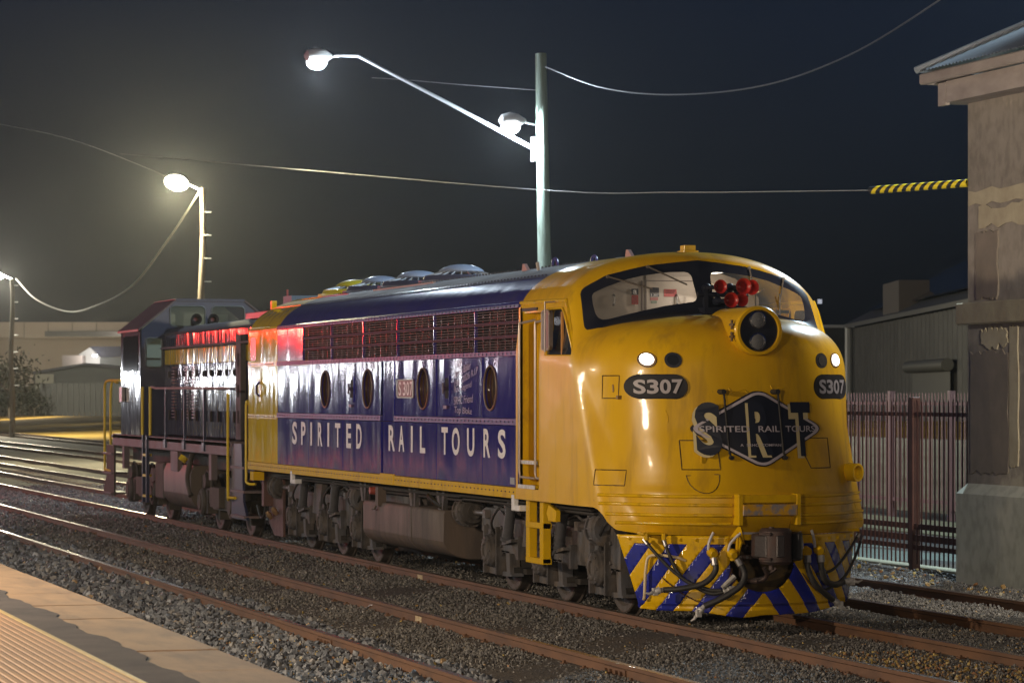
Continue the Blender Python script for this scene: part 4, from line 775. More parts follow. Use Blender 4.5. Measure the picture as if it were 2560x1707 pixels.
def bogie(cx, parent):
    B = bpy.data.objects.new('bogie', None); B.parent = parent; B.location = Vector((cx, 0, 0)) - wl(parent); COL.objects.link(B)
    for s in (-1, 1):
        m = MB(); ya, yb = sorted((s * 1.13, s * 1.00))
        m.xz([(-2.68, .74), (-2.66, .99), (-2.5, 1.03), (-1.9, 1.03), (-1.55, .90), (1.5, .90), (1.95, 1.02), (2.35, 1.02), (2.72, .84), (2.72, .50), (2.2, .50), (-2.2, .50), (-2.45, .66)], ya, yb)
        for a in (-2.1, 0, 2.1):
            m.xz([(a - .34, .21), (a - .30, .52), (a + .30, .52), (a + .27, .21)], ya, yb)
            m.xz([(a + .27, .20), (a + .27, .255), (a + .66, .275), (a + .68, .215)], *sorted((s * 1.12, s * .96))); m.xz([(a + .52, .24), (a + .46, .52), (a + .62, .52), (a + .66, .24)], ya, yb)
            for q in range(5): t0 = R(90 + 18 * q * 1.0); 
            m.xz([(a + .27, .52), (a + .27, .40), (a + .30, .46), (a + .36, .50), (a + .44, .51), (a + .5, .52)], ya, yb)
        m.xz([(-.75, .62), (-.58, 1.12), (-.08, 1.12), (-.30, .62)], *sorted((s * 1.19, s * 1.10)))
        m.box(-1.6, 1.6, min(s * 1.05, s * 1.15), max(s * 1.05, s * 1.15), .88, .93); m.box(1.02, 1.9, min(s * 1.125, s * 1.14), max(s * 1.125, s * 1.14), .55, .88)
        m.build('side_frame', UNDER, B, loc=(0, 0, 0))
        for a in (-2.1, 0, 2.1):
            o = link('axle_box', AXM, B, (a, s * 1.10, .51)); 
            if s > 0: o.rotation_euler = (0, 0, math.pi)
            o = link('wheel', WHM, B, (a, s * .80, .508)); o.rotation_euler = (0, R(a * 33), 0 if s < 0 else math.pi)
            m = MB(); ys_ = sorted((s * .80, s * .98))
            m.xz([(a + .50, .52), (a + .60, .52), (a + .70, .32), (a + .60, .22), (a + .52, .34)], *ys_); m.cyl((a + .62, s * .78, .28), (a + .62, s * 1.08, .28), .055, n=12); m.box(a + .56, a + .86, ys_[0], ys_[1], .245, .31); m.build('brake_shoe', UNDD, B, loc=(0, 0, 0))
        for a in (-1.02, 1.02):
            o = link('damper', DMM, B, (a - .12, s * 1.26, .66)); o.rotation_euler = (0, R(20), 0)
            m = MB(); m.xz([(a - .10, .66), (a + .20, .73), (a + .20, .45), (a + .12, .45)], *sorted((s * 1.13, s * 1.22))); m.xz([(a - .22, .645), (a + .18, .70), (a + .18, .665), (a - .22, .61)], *sorted((s * 1.13, s * 1.30))); m.build('damper_bracket', UNDER, B, loc=(0, 0, 0))
        for sg in (-1, 1):
            o = link('brake_cylinder', BCM, B, (sg * (2.35 if sg > 0 else 3.35), s * 1.14, .955)); o.rotation_euler = (0, 0, math.pi if sg > 0 else 0)
            m = MB(); x0, x1 = ((1.36, 2.0) if sg > 0 else (-2.95, -2.4)); m.cyl((x0, s * 1.14, .95), (x1, s * 1.14, .955), .035, n=10); m.box(x0 - .06 if sg > 0 else x1 - .02, x0 + .06 if sg > 0 else x1 + .10, min(s * 1.08, s * 1.20), max(s * 1.08, s * 1.20), .90, 1.0); m.build('push_rod', mat('push_rod', (.14, .12, .115), .45, .4), B, loc=(0, 0, 0))
            m = MB(); x0 = sg * 1.62; m.box(x0 - .5, x0 + .45, min(s * 1.02, s * 1.2), max(s * 1.02, s * 1.2), 1.08, 1.15); m.cyl((x0 + .35, s * 1.25, 1.115), (x0 + .35, s * 1.0, 1.115), .06, n=12); m.build('brake_lever', UNDER, B, loc=(0, 0, 0))
            m = MB(); m.tube([(sg * .9, s * 1.17, 1.0), (sg * 1.3, s * 1.17, 1.07), (sg * 1.5, s * 1.16, 1.02), (sg * 2.0, s * 1.16, 1.06)], .018, 6); m.build('brake_pipe', UNDER, B, loc=(0, 0, 0))
    for s in (-1, 1):
        for a in (-2.1, 0, 2.1):
            m = MB(); m.tube(catmull([(a - .45, s * 1.0, 1.12), (a - .50, s * 1.02, .80), (a - .52, s * .92, .45), (a - .50, s * .87, .12)], 4), .020, 6); m.build('sand_pipe', UNDD, B, loc=(0, 0, 0))
            m = MB(); m.tube(catmull([(a + .10, s * 1.16, .72), (a + .22, s * 1.24, .86), (a + .34, s * 1.20, 1.02), (a + .45, s * 1.1, 1.12)], 4), .016, 6); m.build('speed_cable', BLACK, B, loc=(0, 0, 0))
            for dx, dz in ((-.30, .58), (.32, .58), (-.30, .80), (.32, .80)): m = MB(); m.cyl((a + dx, s * 1.12, dz), (a + dx, s * 1.155, dz), .024, n=6); m.build('frame_bolt', UNDER, B, loc=(0, 0, 0))
    m = MB()
    for a in (-2.1, 0, 2.1): m.cyl((a, -.95, .508), (a, .95, .508), .09, n=14); m.box(a - .42, a + .42, -.55, .55, .25, .78)
    m.box(-2.6, 2.6, -1.0, -.88, .55, .9); m.box(-2.6, 2.6, .88, 1.0, .55, .9); m.box(-.5, .5, -1.0, 1.0, .6, 1.0); m.build('axles_and_motors', UNDD, B, loc=(0, 0, 0)); return B
bogie(-.04, LOCO); bogie(-11.05, LOCO)
# fuel tank and underfloor equipment
m = MB(); prof = [(-1.36, .95), (-1.38, .90), (-1.38, .55)] + [(-1.38 + .42 - .42 * math.cos(t), .55 - .24 * math.sin(t)) for t in lin(0, math.pi / 2, 8)] + [(1.38 - .42 + .42 * math.sin(t), .55 - .24 * math.cos(t)) for t in lin(0, math.pi / 2, 8)] + [(1.38, .55), (1.38, .9), (1.36, .95)]
m.yz(prof, -7.85, -3.62); m.cur = 0; m.yz([(p[0] * 1.006, p[1] - .004) for p in prof], -5.35, -5.20); tk = m.build('fuel_tank', UNDB, LOCO, bev=.01)
m = MB(); m.box(-7.4, -5.5, -1.18, 1.18, .94, 1.10); m.build('tank_top', UNDER, tk)
for x in (-8.25, -5.55, -4.15): m = MB(); m.xz([(x, 1.24), (x + .10, 1.24), (x + .26, .93), (x + .14, .93)], -1.34, -1.30); m.xz([(x + .30, 1.24), (x + .42, 1.24), (x + .36, .93), (x + .30, .93)], -1.34, -1.28); m.build('tank_hanger', UNDER, LOCO)
m = MB(); m.box(-7.0, -6.85, -1.42, -1.30, .90, 1.16); m.tube(catmull([(-7.0, -1.40, .95), (-7.02, -1.42, .86), (-7.12, -1.43, .845)], 4), .014, 6); m.build('filler', UNDB, LOCO)
m = MB(); m.cyl((-7.28, -1.30, 1.10), (-7.28, -1.43, 1.10), .065, .05, n=14); m.build('filler_cap', mat('filler_red', (.30, .06, .04), .5), LOCO)
m = MB(); m.tube(catmull([(-4.55, -1.20, 1.14), (-4.5, -1.32, 1.12), (-4.25, -1.34, 1.06), (-3.9, -1.30, .98)], 5), .045, 10); m.build('filler_pipe', mat('pipe_dark', (.06, .055, .04), .2, .5), LOCO)
m = MB(); m.box(XR + .05, 2.9, -1.25, 1.25, 1.10, 1.23); m.box(-8.6, -3.4, -.8, .8, .9, 1.12); m.build('underframe', UNDD, LOCO)
for sgn in (-1, 1): m = MB(); m.cyl((-8.15, sgn * 1.0, .98), (-8.15, sgn * 1.22, .98), .10, n=16); m.cyl((-8.6, sgn * 1.1, 1.05), (-7.6, sgn * 1.1, 1.05), .035, n=8); m.build('air_valve', UNDD, LOCO)
for z_, y_, r_ in ((1.17, -1.33, .022), (1.12, -1.30, .016), (1.19, -1.26, .030)): m = MB(); m.tube(catmull([(-13.8, y_, z_), (-9.2, y_, z_ + .005), (-8.6, y_, z_ - .03), (-3.4, y_, z_ - .02), (-2.6, y_, z_), (2.3, y_, z_)], 4), r_, 6); m.build('air_pipe', UNDD, LOCO)
# rear end of the leading locomotive: end handrails, buffer beam, hoses
for sgn in (-1, 1):
    m = MB(); m.tube(catmull([(XR - .03, sgn * HW, 2.3), (XR - .12, sgn * (HW + .01), 2.25), (XR - .12, sgn * (HW + .01), 1.15), (XR - .10, sgn * (HW + .01), 1.02), (XR + .02, sgn * (HW - .02), .98), (XR + .12, sgn * (HW - .1), .98)], 4), .022, 8); m.build('end_handrail', mat('rail_yellow', (.60, .42, .01), .4), LOCO)
m = MB(); m.box(XR - .02, XR + .15, -1.3, 1.3, .62, 1.23); m.xz([(XR + .12, 1.1), (XR + .95, 1.1), (XR + .95, .15), (XR + .3, .15), (XR - .1, .35), (XR - .1, .62), (XR + .12, .7)], -1.16, -1.12); m.build('buffer_beam', RUSTB, LOCO)
m = MB(); m.box(XR + .05, XR + .3, -HW + .02, -HW + .2, 1.05, 1.19); m.build('end_box', YELS, LOCO)
for y, dz in ((-1.2, .0), (-1.05, -.06), (-.85, -.1)): m = MB(); m.tube(catmull([(XR, y, 1.0), (XR - .1, y, .7 + dz), (XR - .3, y, .45 + dz), (XR - .55, y, .42 + dz), (XR - .8, y, .6)], 5), .024, 8); m.build('brake_hose', HOSE, LOCO)
for q in ((-14.75, .42), (-14.35, .5)): m = MB(); m.lathe((q[0], -1.18, q[1]), (.2, -.6, .8), [(0, .03), (.08, .05), (.14, .03)], 10); m.build('hose_coupling', mat('brass', (.5, .33, .18), .35, .7), LOCO)
m = MB(); m.cyl((XR + .2, 0, .84), (XR - .85, 0, .84), .11, n=12); m.build('coupler', CPL, LOCO)
# ------------------------------------------------------------------ ground, tracks, ballast, platform
GZ = -.125
def nodes_mat(name): m = bpy.data.materials.new(name); m.use_nodes = True; MATS[name] = m; return m, m.node_tree.nodes, m.node_tree.links, m.node_tree.nodes['Principled BSDF']
GRD = mat('ballast_ground', (.085, .082, .080), .9, col2=(.125, .108, .085), scale=.9, detail=10, lo=.35, hi=.75, bump=.035, bscale=14, spec=.2)
m = MB(); xs = [-1200, -400, -200] + list(np.arange(-120, 41, 4.)) + [80, 400]; ys = [-400, -60, -30] + list(np.arange(-16, 40, 1.)) + [60, 150, 700]
m.grid(lambda x, y: (x, y, GZ + (.02 * math.sin(x * .7 + y) if -100 < x < 40 and -8 < y < 30 else 0)), xs, ys); g_ = m.build('ground', GRD, ang=80); g_['kind'] = 'structure'
# rails
def rail_mesh(x0, x1):
    m = MB(); prof = [(-.036, -.002), (-.036, -.036), (-.010, -.048), (-.010, -.128), (-.068, -.140), (-.068, -.155), (.068, -.155), (.068, -.140), (.010, -.128), (.010, -.048), (.036, -.036), (.036, -.002), (.028, .0), (-.028, .0)]
    xs_ = [x for x in lin(x0, x1, 24)]; n = len(prof)
    for i in range(len(xs_) - 1):
        a, b = xs_[i], xs_[i + 1]; vs = [(a, p[0], p[1]) for p in prof] + [(b, p[0], p[1]) for p in prof]
        for j in range(n):
            m.cur = 1 if j in (11, 12, 13) else 0; k_ = (j + 1) % n; m.add([vs[j], vs[k_], vs[n + k_], vs[n + j]], [(0, 1, 2, 3)])
    m.cur = 0; return m.mesh('rail', [RAILS, RAILT], ang=25)
CLIP = MB(); CLIP.box(-.05, .05, -.115, -.06, -.150, -.115); CLIP.box(-.05, .05, .06, .115, -.150, -.115); CLIP.cyl((0, -.09, -.13), (0, -.09, -.095), .018, n=6)
def track(name, ya, yb, x0, x1, rot=0, clips=True):
    t = thing(name, (0, 0, 0), None, None, kind='structure'); me = rail_mesh(x0, x1)
    for y in (ya, yb):
        r_ = link('rail', me, t, (0, y, 0), (0, 0, rot)); 
        if clips:
            c = MB()
            for x in np.arange(max(x0, -60), min(x1, 16), .66):
                xx = x + RNG.uniform(-.05, .05); c.box(xx - .045, xx + .045, -.115, -.060, -.155, -.112 + RNG.uniform(0, .012)); c.cyl((xx, -.088, -.14), (xx, -.088, -.088), .02, n=5); c.box(xx - .045, xx + .045, .06, .115, -.155, -.112)
            tag(link('rail_spikes', c.mesh('rail_spikes', RAILS), r_), kind='stuff')
    return t
TA = track('platform_track', -4.75, -3.00, -260, 40); TB = track('locomotive_track', -.87, .87, -260, 40); TC = track('yard_track', 2.55, 4.30, -260, 40, clips=False)
track('siding_track', 7.5, 9.45, -260, -24, clips=False); track('siding_track', 12.4, 14.0, -260, -40, R(-.35), clips=False)
def fishplate(par, y, x, side=-1):
    m = MB(); m.box(x - .30, x + .30, side * .012 - .012 + y, side * .012 + .012 + y + side * .006, -.125, -.052)
    for dx in (-.21, -.08, .08, .21): m.cyl((x + dx, y + side * .02, -.088), (x + dx, y + side * .05, -.088), .02, n=6)
    return m.build('fishplate', RAILS, par)
fishplate(TA, -3.0, 8.0); fishplate(TA, -4.75, 3.9); fishplate(TB, -.87, -9.1); fishplate(TA, -3.0, -21.5); fishplate(TB, -.87, -38.5)
# yellow chalk marks on the rail webs
for tr, y, u_, v_ in ((TA, -3.0, 1046, 1529), (TA, -4.75, 368, 1445), (TA, -4.75, 812, 1583), (TB, -.87, 1050, 1437)):
    p = onY(u_, v_, y - .012); m = MB(); m.box(p.x - .13, p.x + .13, y - .0135, y - .011, -.115, -.055); m.build('paint_mark', mat('chalk_yellow', (.55, .47, .30), .7, col2=(.3, .2, .1), scale=30), tr)
# turnout blades on the locomotive track, far left
m = MB()
for x0, x1, ya, yb in ((-95, -43, 1.9, .95),): m.tube([(x0, ya, -.03), (x1, yb, -.03)], .035, 6)
m.build('switch_blade', RAILT, TB)
m = MB()
for x in np.arange(-70, -44, 1.1): m.box(x - .12, x + .12, .6, 2.4, -.13, -.10); m.cyl((x, 1.05, -.1), (x, 1.05, -.04), .05, n=6)
tag(m.build('switch_chairs', RAILS, TB), kind='stuff')
# ballast stones
def in_view(x, y, z=0, mu=200, mv=160):
    d = np.stack([x - CAMX, y - CAMY, np.full_like(x, z - CAMZ)], 1); fw = -_c * d[:, 0] + _s * d[:, 1]; r = _s * d[:, 0] + _c * d[:, 1]
    u = 1280 + 7692 * r / fw; v = 986 - 7692 * d[:, 2] / fw; return (fw > 3) & (u > -mu) & (u < 2560 + mu) & (v < 1707 + mv)
def stone_obj(i, mtl):
    bm = bmesh.new(); rr = np.random.default_rng(i + 40)
    for q in range(11):
        d = rr.normal(size=3); d /= np.linalg.norm(d); bm.verts.new(tuple(d * np.array([.5, .42, .33]) * rr.uniform(.8, 1.1)))
    r_ = bmesh.ops.convex_hull(bm, input=bm.verts); bmesh.ops.delete(bm, geom=[e for e in r_['geom_unused'] if isinstance(e, bmesh.types.BMVert)], context='VERTS')
    me = bpy.data.meshes.new('stone'); bm.to_mesh(me); bm.free(); me.materials.append(mtl); return bpy.data.objects.new('stone', me)
def stone_mat(name, cols):
    m, N, L, b = nodes_mat(name); oi = N.new('ShaderNodeObjectInfo'); cr = N.new('ShaderNodeValToRGB'); L.new(oi.outputs['Random'], cr.inputs[0]); cr.color_ramp.interpolation = 'CONSTANT'
    while len(cr.color_ramp.elements) < len(cols): cr.color_ramp.elements.new(.5)
    for e, (p, c) in zip(cr.color_ramp.elements, cols): e.position = p; e.color = (*c, 1)
    tc = N.new('ShaderNodeTexCoord'); n = N.new('ShaderNodeTexNoise'); n.inputs['Scale'].default_value = 2.5; L.new(tc.outputs['Object'], n.inputs['Vector'])
    mx = N.new('ShaderNodeMixRGB'); mx.blend_type = 'MULTIPLY'; mx.inputs[0].default_value = .6; L.new(cr.outputs[0], mx.inputs[1]); L.new(n.outputs['Fac'], mx.inputs[2]); L.new(mx.outputs[0], b.inputs['Base Color'])
    b.inputs['Roughness'].default_value = .6; b.inputs['Specular IOR Level'].default_value = .45; return m
def scatter(name, pts, sizes, stone, label=None):
    n = len(pts); me = bpy.data.meshes.new(name); me.vertices.add(n); me.vertices.foreach_set('co', pts.astype(np.float32).ravel())
    a = me.attributes.new('sz', 'FLOAT', 'POINT'); a.data.foreach_set('value', sizes.astype(np.float32))
    a = me.attributes.new('rt', 'FLOAT_VECTOR', 'POINT'); a.data.foreach_set('vector', RNG.uniform(0, 6.28, (n, 3)).astype(np.float32).ravel())
    o = link(name, me); ng = bpy.data.node_groups.new(name, 'GeometryNodeTree'); ng.interface.new_socket('Geometry', in_out='INPUT', socket_type='NodeSocketGeometry'); ng.interface.new_socket('Geometry', in_out='OUTPUT', socket_type='NodeSocketGeometry')
    N = ng.nodes; L = ng.links; gi = N.new('NodeGroupInput'); go = N.new('NodeGroupOutput'); ip = N.new('GeometryNodeInstanceOnPoints'); oi = N.new('GeometryNodeObjectInfo'); oi.inputs['Object'].default_value = stone; oi.inputs['As Instance'].default_value = True
    s_ = N.new('GeometryNodeInputNamedAttribute'); s_.data_type = 'FLOAT'; s_.inputs['Name'].default_value = 'sz'; r_ = N.new('GeometryNodeInputNamedAttribute'); r_.data_type = 'FLOAT_VECTOR'; r_.inputs['Name'].default_value = 'rt'
    L.new(gi.outputs[0], ip.inputs['Points']); L.new(oi.outputs['Geometry'], ip.inputs['Instance']); L.new(s_.outputs['Attribute'], ip.inputs['Scale']); L.new(r_.outputs['Attribute'], ip.inputs['Rotation']); L.new(ip.outputs[0], go.inputs[0])
    md = o.modifiers.new('scatter', 'NODES'); md.node_group = ng; o['kind'] = 'stuff'; return o
FINE = stone_mat('stone_fine', [(0, (.15, .145, .14)), (.3, (.20, .19, .18)), (.55, (.10, .098, .096)), (.75, (.24, .225, .20)), (.982, (.40, .28, .16)), (.988, (.42, .40, .38))])
COAR = stone_mat('stone_blue', [(0, (.16, .175, .20)), (.3, (.22, .235, .26)), (.6, (.11, .12, .14)), (.85, (.29, .28, .27)), (.975, (.45, .30, .15)), (.988, (.46, .49, .53))])
def strew(name, n, xr, yr, size, mtl, k_, zoff=0., dens=None):
    x = RNG.uniform(*xr, n); y = RNG.uniform(*yr, n); kp = in_view(x, y)
    for ry in (-4.75, -3.0, -.87, .87, 2.55, 4.3): kp &= np.abs(y - ry) > .055
    # fewer stones far away
    d = np.hypot(x - CAMX, y - CAMY); kp &= RNG.uniform(0, 1, n) < np.clip((34. / d) ** 1.5, 0, 1)
    x, y, d = x[kp], y[kp], d[kp]; sz = RNG.uniform(.6, 1.35, len(x)) * size * np.clip(d / 34, 1, 2)
    z = GZ + RNG.uniform(-.2, .35, len(x)) * sz + zoff + .012 * np.sin(x * 2.1 + y * 3)
    scatter(name, np.stack([x, y, z], 1), sz, stone_obj(k_, mtl))
for i in range(3):
    strew('ballast_stones', 135000, (-52, 17), (-4.9, 6.6), .038, FINE, i)
    strew('bluestone_ballast', 19000, (-40, 16), (-8.0, -4.2), .082, COAR, i + 5, .0)
strew('bluestone_ballast', 14000, (-40, 16), (-8.0, -4.6), .05, COAR, 9)
# dry leaves and yellow chips strewn about
LEAF = stone_mat('leaf_chips', [(0, (.45, .28, .10)), (.4, (.55, .40, .12)), (.7, (.35, .17, .07)), (.9, (.6, .55, .4))])
for (xr, yr, n, sz) in (((6.5, 10), (-.7, .7), 260, .035), ((2, 12), (-5.9, -4.9), 220, .035), ((-30, 10), (-7, 6), 300, .035), ((-9, 2), (5.2, 6.8), 90, .06), ((4, 12), (-.9, 5), 120, .03)):
    strew('fallen_leaves', n * 3, xr, yr, sz, LEAF, 3, .012)
m = MB(); p = onZ(932, 1517, -.10); m.grid(lambda a, b: (p.x + a, p.y + b, -.09 + .03 * math.sin(a * 14) * math.cos(b * 11)), lin(-.14, .14, 7), lin(-.06, .06, 5)); o = m.build('litter', mat('paper', (.75, .75, .85), .8)); md = o.modifiers.new('thick', 'SOLIDIFY'); md.thickness = .004; tag(o, 'crumpled white paper scrap beside the middle rail', 'litter')
# platform
ZP = .75; PE = -8.03
PLF = thing('platform', (0, -9, 0), None, None, kind='structure')
m = MB(); m.box(-150, 70, PE - 14, PE - .06, GZ - .3, ZP - .08); m.build('platform_wall', mat('old_concrete', (.26, .22, .19), .8, col2=(.16, .14, .12), scale=2, bump=.01), PLF)
CONC = mat('coping_concrete', (.43, .27, .145), .72, col2=(.28, .18, .11), scale=1.3, detail=9, lo=.38, hi=.72, bump=.004, bscale=40, stretch=(.7, 1, 1), grime=(.14, .10, .075), gscale=2.2, gstretch=(.5, 2, 1), glo=.50, ghi=.72, gamt=.55)
x = -60.
while x < 24:
    L_ = 1.52; me = MB(); j = RNG.uniform(-.004, .004); me.box(x + .006, x + L_ - .006, PE - .72, PE + j, ZP - .12, ZP + RNG.uniform(-.003, .003)); me.build('coping_slab', CONC, PLF, bev=.008); x += L_
ASP = mat('platform_asphalt', (.17, .145, .135), .85, col2=(.11, .10, .098), scale=2.2, detail=12, lo=.35, hi=.7, bump=.012, bscale=110, spec=.25)
m = MB(); xs_ = list(np.arange(-60, 26, .12)); w_ = [.030 * math.sin(q * 1.9) + .022 * math.sin(q * 4.7 + 1) + .012 * math.sin(q * 11) for q in xs_]
m.add([(q, PE - 13, ZP + .010) for q in xs_] + [(q, PE - .60 + w, ZP + .010) for q, w in zip(xs_, w_)] + [(q, PE - .585 + w, ZP - .02) for q, w in zip(xs_, w_)], [(i, i + 1, len(xs_) + i + 1, len(xs_) + i) for i in range(len(xs_) - 1)] + [(len(xs_) + i, len(xs_) + i + 1, 2 * len(xs_) + i + 1, 2 * len(xs_) + i) for i in range(len(xs_) - 1)])
m.build('asphalt_surface', ASP, PLF)
TACY = mat('tactile_yellow', (.62, .44, .12), .55, col2=(.45, .31, .10), scale=8, stretch=(.3, 1, 1)); TACO = mat('tactile_orange', (.56, .30, .12), .6, col2=(.40, .22, .11), scale=6, stretch=(.3, 1, 1))
BAR = MB(); BAR.add([(x_, y_, z_) for x_ in (-45, 24) for y_, z_ in ((-.022, 0), (-.014, .006), (.014, .006), (.022, 0))], [(0, 1, 5, 4), (1, 2, 6, 5), (2, 3, 7, 6), (0, 3, 2, 1), (4, 5, 6, 7)]); BMY = BAR.mesh('tactile_bar', TACY); BMO = BAR.mesh('tactile_bar', TACO)
m = MB(); m.box(-45, 24, PE - .93 - .80, PE - .93, ZP + .011, ZP + .022); m.build('tactile_base', mat('tactile_base', (.36, .20, .11), .7, col2=(.27, .16, .10), scale=5), PLF)
for i in range(14): link('tactile_bar', BMY if i in (0,) else BMO, PLF, Vector((0, PE - .955 - i * .058, ZP + .0215)) - wl(PLF))
# ------------------------------------------------------------------ second locomotive, behind
L2 = thing('hood_diesel_locomotive', (-22.5, 0, 0), 'dark blue hood diesel locomotive with yellow band coupled behind the yellow one', 'locomotive')
B2 = mat('paint_dark_blue', (.014, .015, .045), .10, col2=(.02, .02, .05), scale=3, coat=.5, wave=.028, wscale=2.2, wstretch=(2.4, 1, .35), rvar=.05)
B2C = mat('paint_dark_blue_cab', (.022, .028, .070), .35, col2=(.03, .035, .07), scale=3, coat=.2)
Y2 = mat('band_yellow', (.52, .34, .008), .12, coat=.4, wave=.028, wscale=2.2, wstretch=(2.4, 1, .35))
G2 = mat('frame_grey', (.095, .085, .095), .5, col2=(.14, .09, .085), scale=3, stretch=(1, 1, .5), bump=.003, rvar=.2)
K2 = mat('bogie_dirt', (.070, .058, .044), .75, col2=(.045, .038, .032), scale=3, bump=.006, bscale=20)
YR = mat('rail_yellow', (.60, .42, .01), .4); CB, CE, H0, H1 = -25.69, -27.95, -25.66, -16.75; HY = .92
# cab
cp_ = [(-1.40, 1.65), (-1.40, 3.70), (-1.36, 3.75), (-.70, 4.30), (-.60, 4.33), (.60, 4.33), (.70, 4.30), (1.36, 3.75), (1.40, 3.70), (1.40, 1.65)]
# front wall with real openings, cut from a sheet
m = MB(); m.grid(lambda y, z: (CB, y, z), lin(-1.4, 1.4, 57), lin(1.65, 4.33, 54)); A = np.array(m.v); V2, F2, _ = clip(m.v, m.f, polydist(A[:, 1:], cp_))
wins = [rrect(-.81, -.10, 3.80, 4.21, .09), rrect(.03, .70, 3.80, 4.21, .09), rrect(-1.29, -.97, 2.99, 3.57, .06), rrect(.97, 1.29, 2.99, 3.57, .06)]
for w_ in wins: A = np.array(V2); V2, _, F2 = clip(V2, F2, polydist(A[:, 1:], w_))
soup('cab_front', V2, F2, B2C, L2)
for w_ in wins:
    m = MB(); m.tube([(CB + .012, p[0], p[1]) for p in w_] + [(CB + .012, *w_[0])], .016, 6, False); fr = m.build('window_frame', mat('window_rubber', (.10, .11, .11), .4), L2)
    m = MB(); m.add([(CB - .01, p[0], p[1]) for p in w_], [tuple(range(len(w_)))]); m.build('window_pane', GLASS, fr)
m = MB(); m.yz(cp_[:], CE, CE + .03); m.build('cab_rear', mat('cab_green', (.30, .33, .26), .6), L2)
m = MB(); m.box(CE + .1, CE + .14, -1.0, -.3, 3.2, 4.1); m.box(CE + .1, CE + .14, .1, .8, 3.2, 4.1); m.build('cab_far_window', mat('pale_green', (.40, .44, .34), .6), L2)
for s in (-1, 1):
    m = MB(); m.xz([(CE, 1.65), (CB, 1.65), (CB, 3.72), (CE, 3.72)], *sorted((s * 1.40, s * 1.38))); cs = m.build('cab_side', mat('cab_side_gloss', (.06, .06, .09), .12, .2, coat=.8, wave=.03, wscale=1.5, wstretch=(2, 1, .5)), L2)
    m = MB(); m.xz(rrect(CE + .35, CB - .25, 2.92, 3.62, .06), *sorted((s * 1.415, s * 1.40))); m.build('cab_side_window', mat('window_black', (.012, .012, .014), .06, coat=.8), cs)
    m = MB(); m.add([(CE - .05, s * 1.46, 3.70), (CB + .06, s * 1.46, 3.70), (CB + .06, s * .69, 4.31), (CE - .05, s * .69, 4.31), (CE - .05, s * 1.46, 3.74), (CB + .06, s * 1.46, 3.74), (CB + .06, s * .69, 4.345), (CE - .05, s * .69, 4.345)], [(0, 1, 2, 3), (4, 5, 6, 7), (0, 1, 5, 4), (1, 2, 6, 5), (2, 3, 7, 6), (3, 0, 4, 7)]); m.build('cab_roof_slope', mat('roof_brown', (.115, .07, .06), .5, col2=(.07, .05, .05), scale=2, stretch=(3, 1, 1)), L2)
    m = MB(); m.box(CE + .25, CE + .55, min(s * 1.41, s * 1.48), max(s * 1.41, s * 1.48), 2.30, 2.60); m.build('class_lamp', STEEL, L2)
m = MB(); m.box(CE - .05, CB + .06, -.70, .70, 4.31, 4.35); m.build('cab_roof', B2C, L2)
m = MB(); m.box(CE + .05, CB - .05, -1.3, 1.3, 1.7, 2.6); m.build('cab_inside', UNDD, L2)
point_light('hood_cab_light', (CE + 1.1, 0, 4.1), 3, (.9, 1, .75), .1)
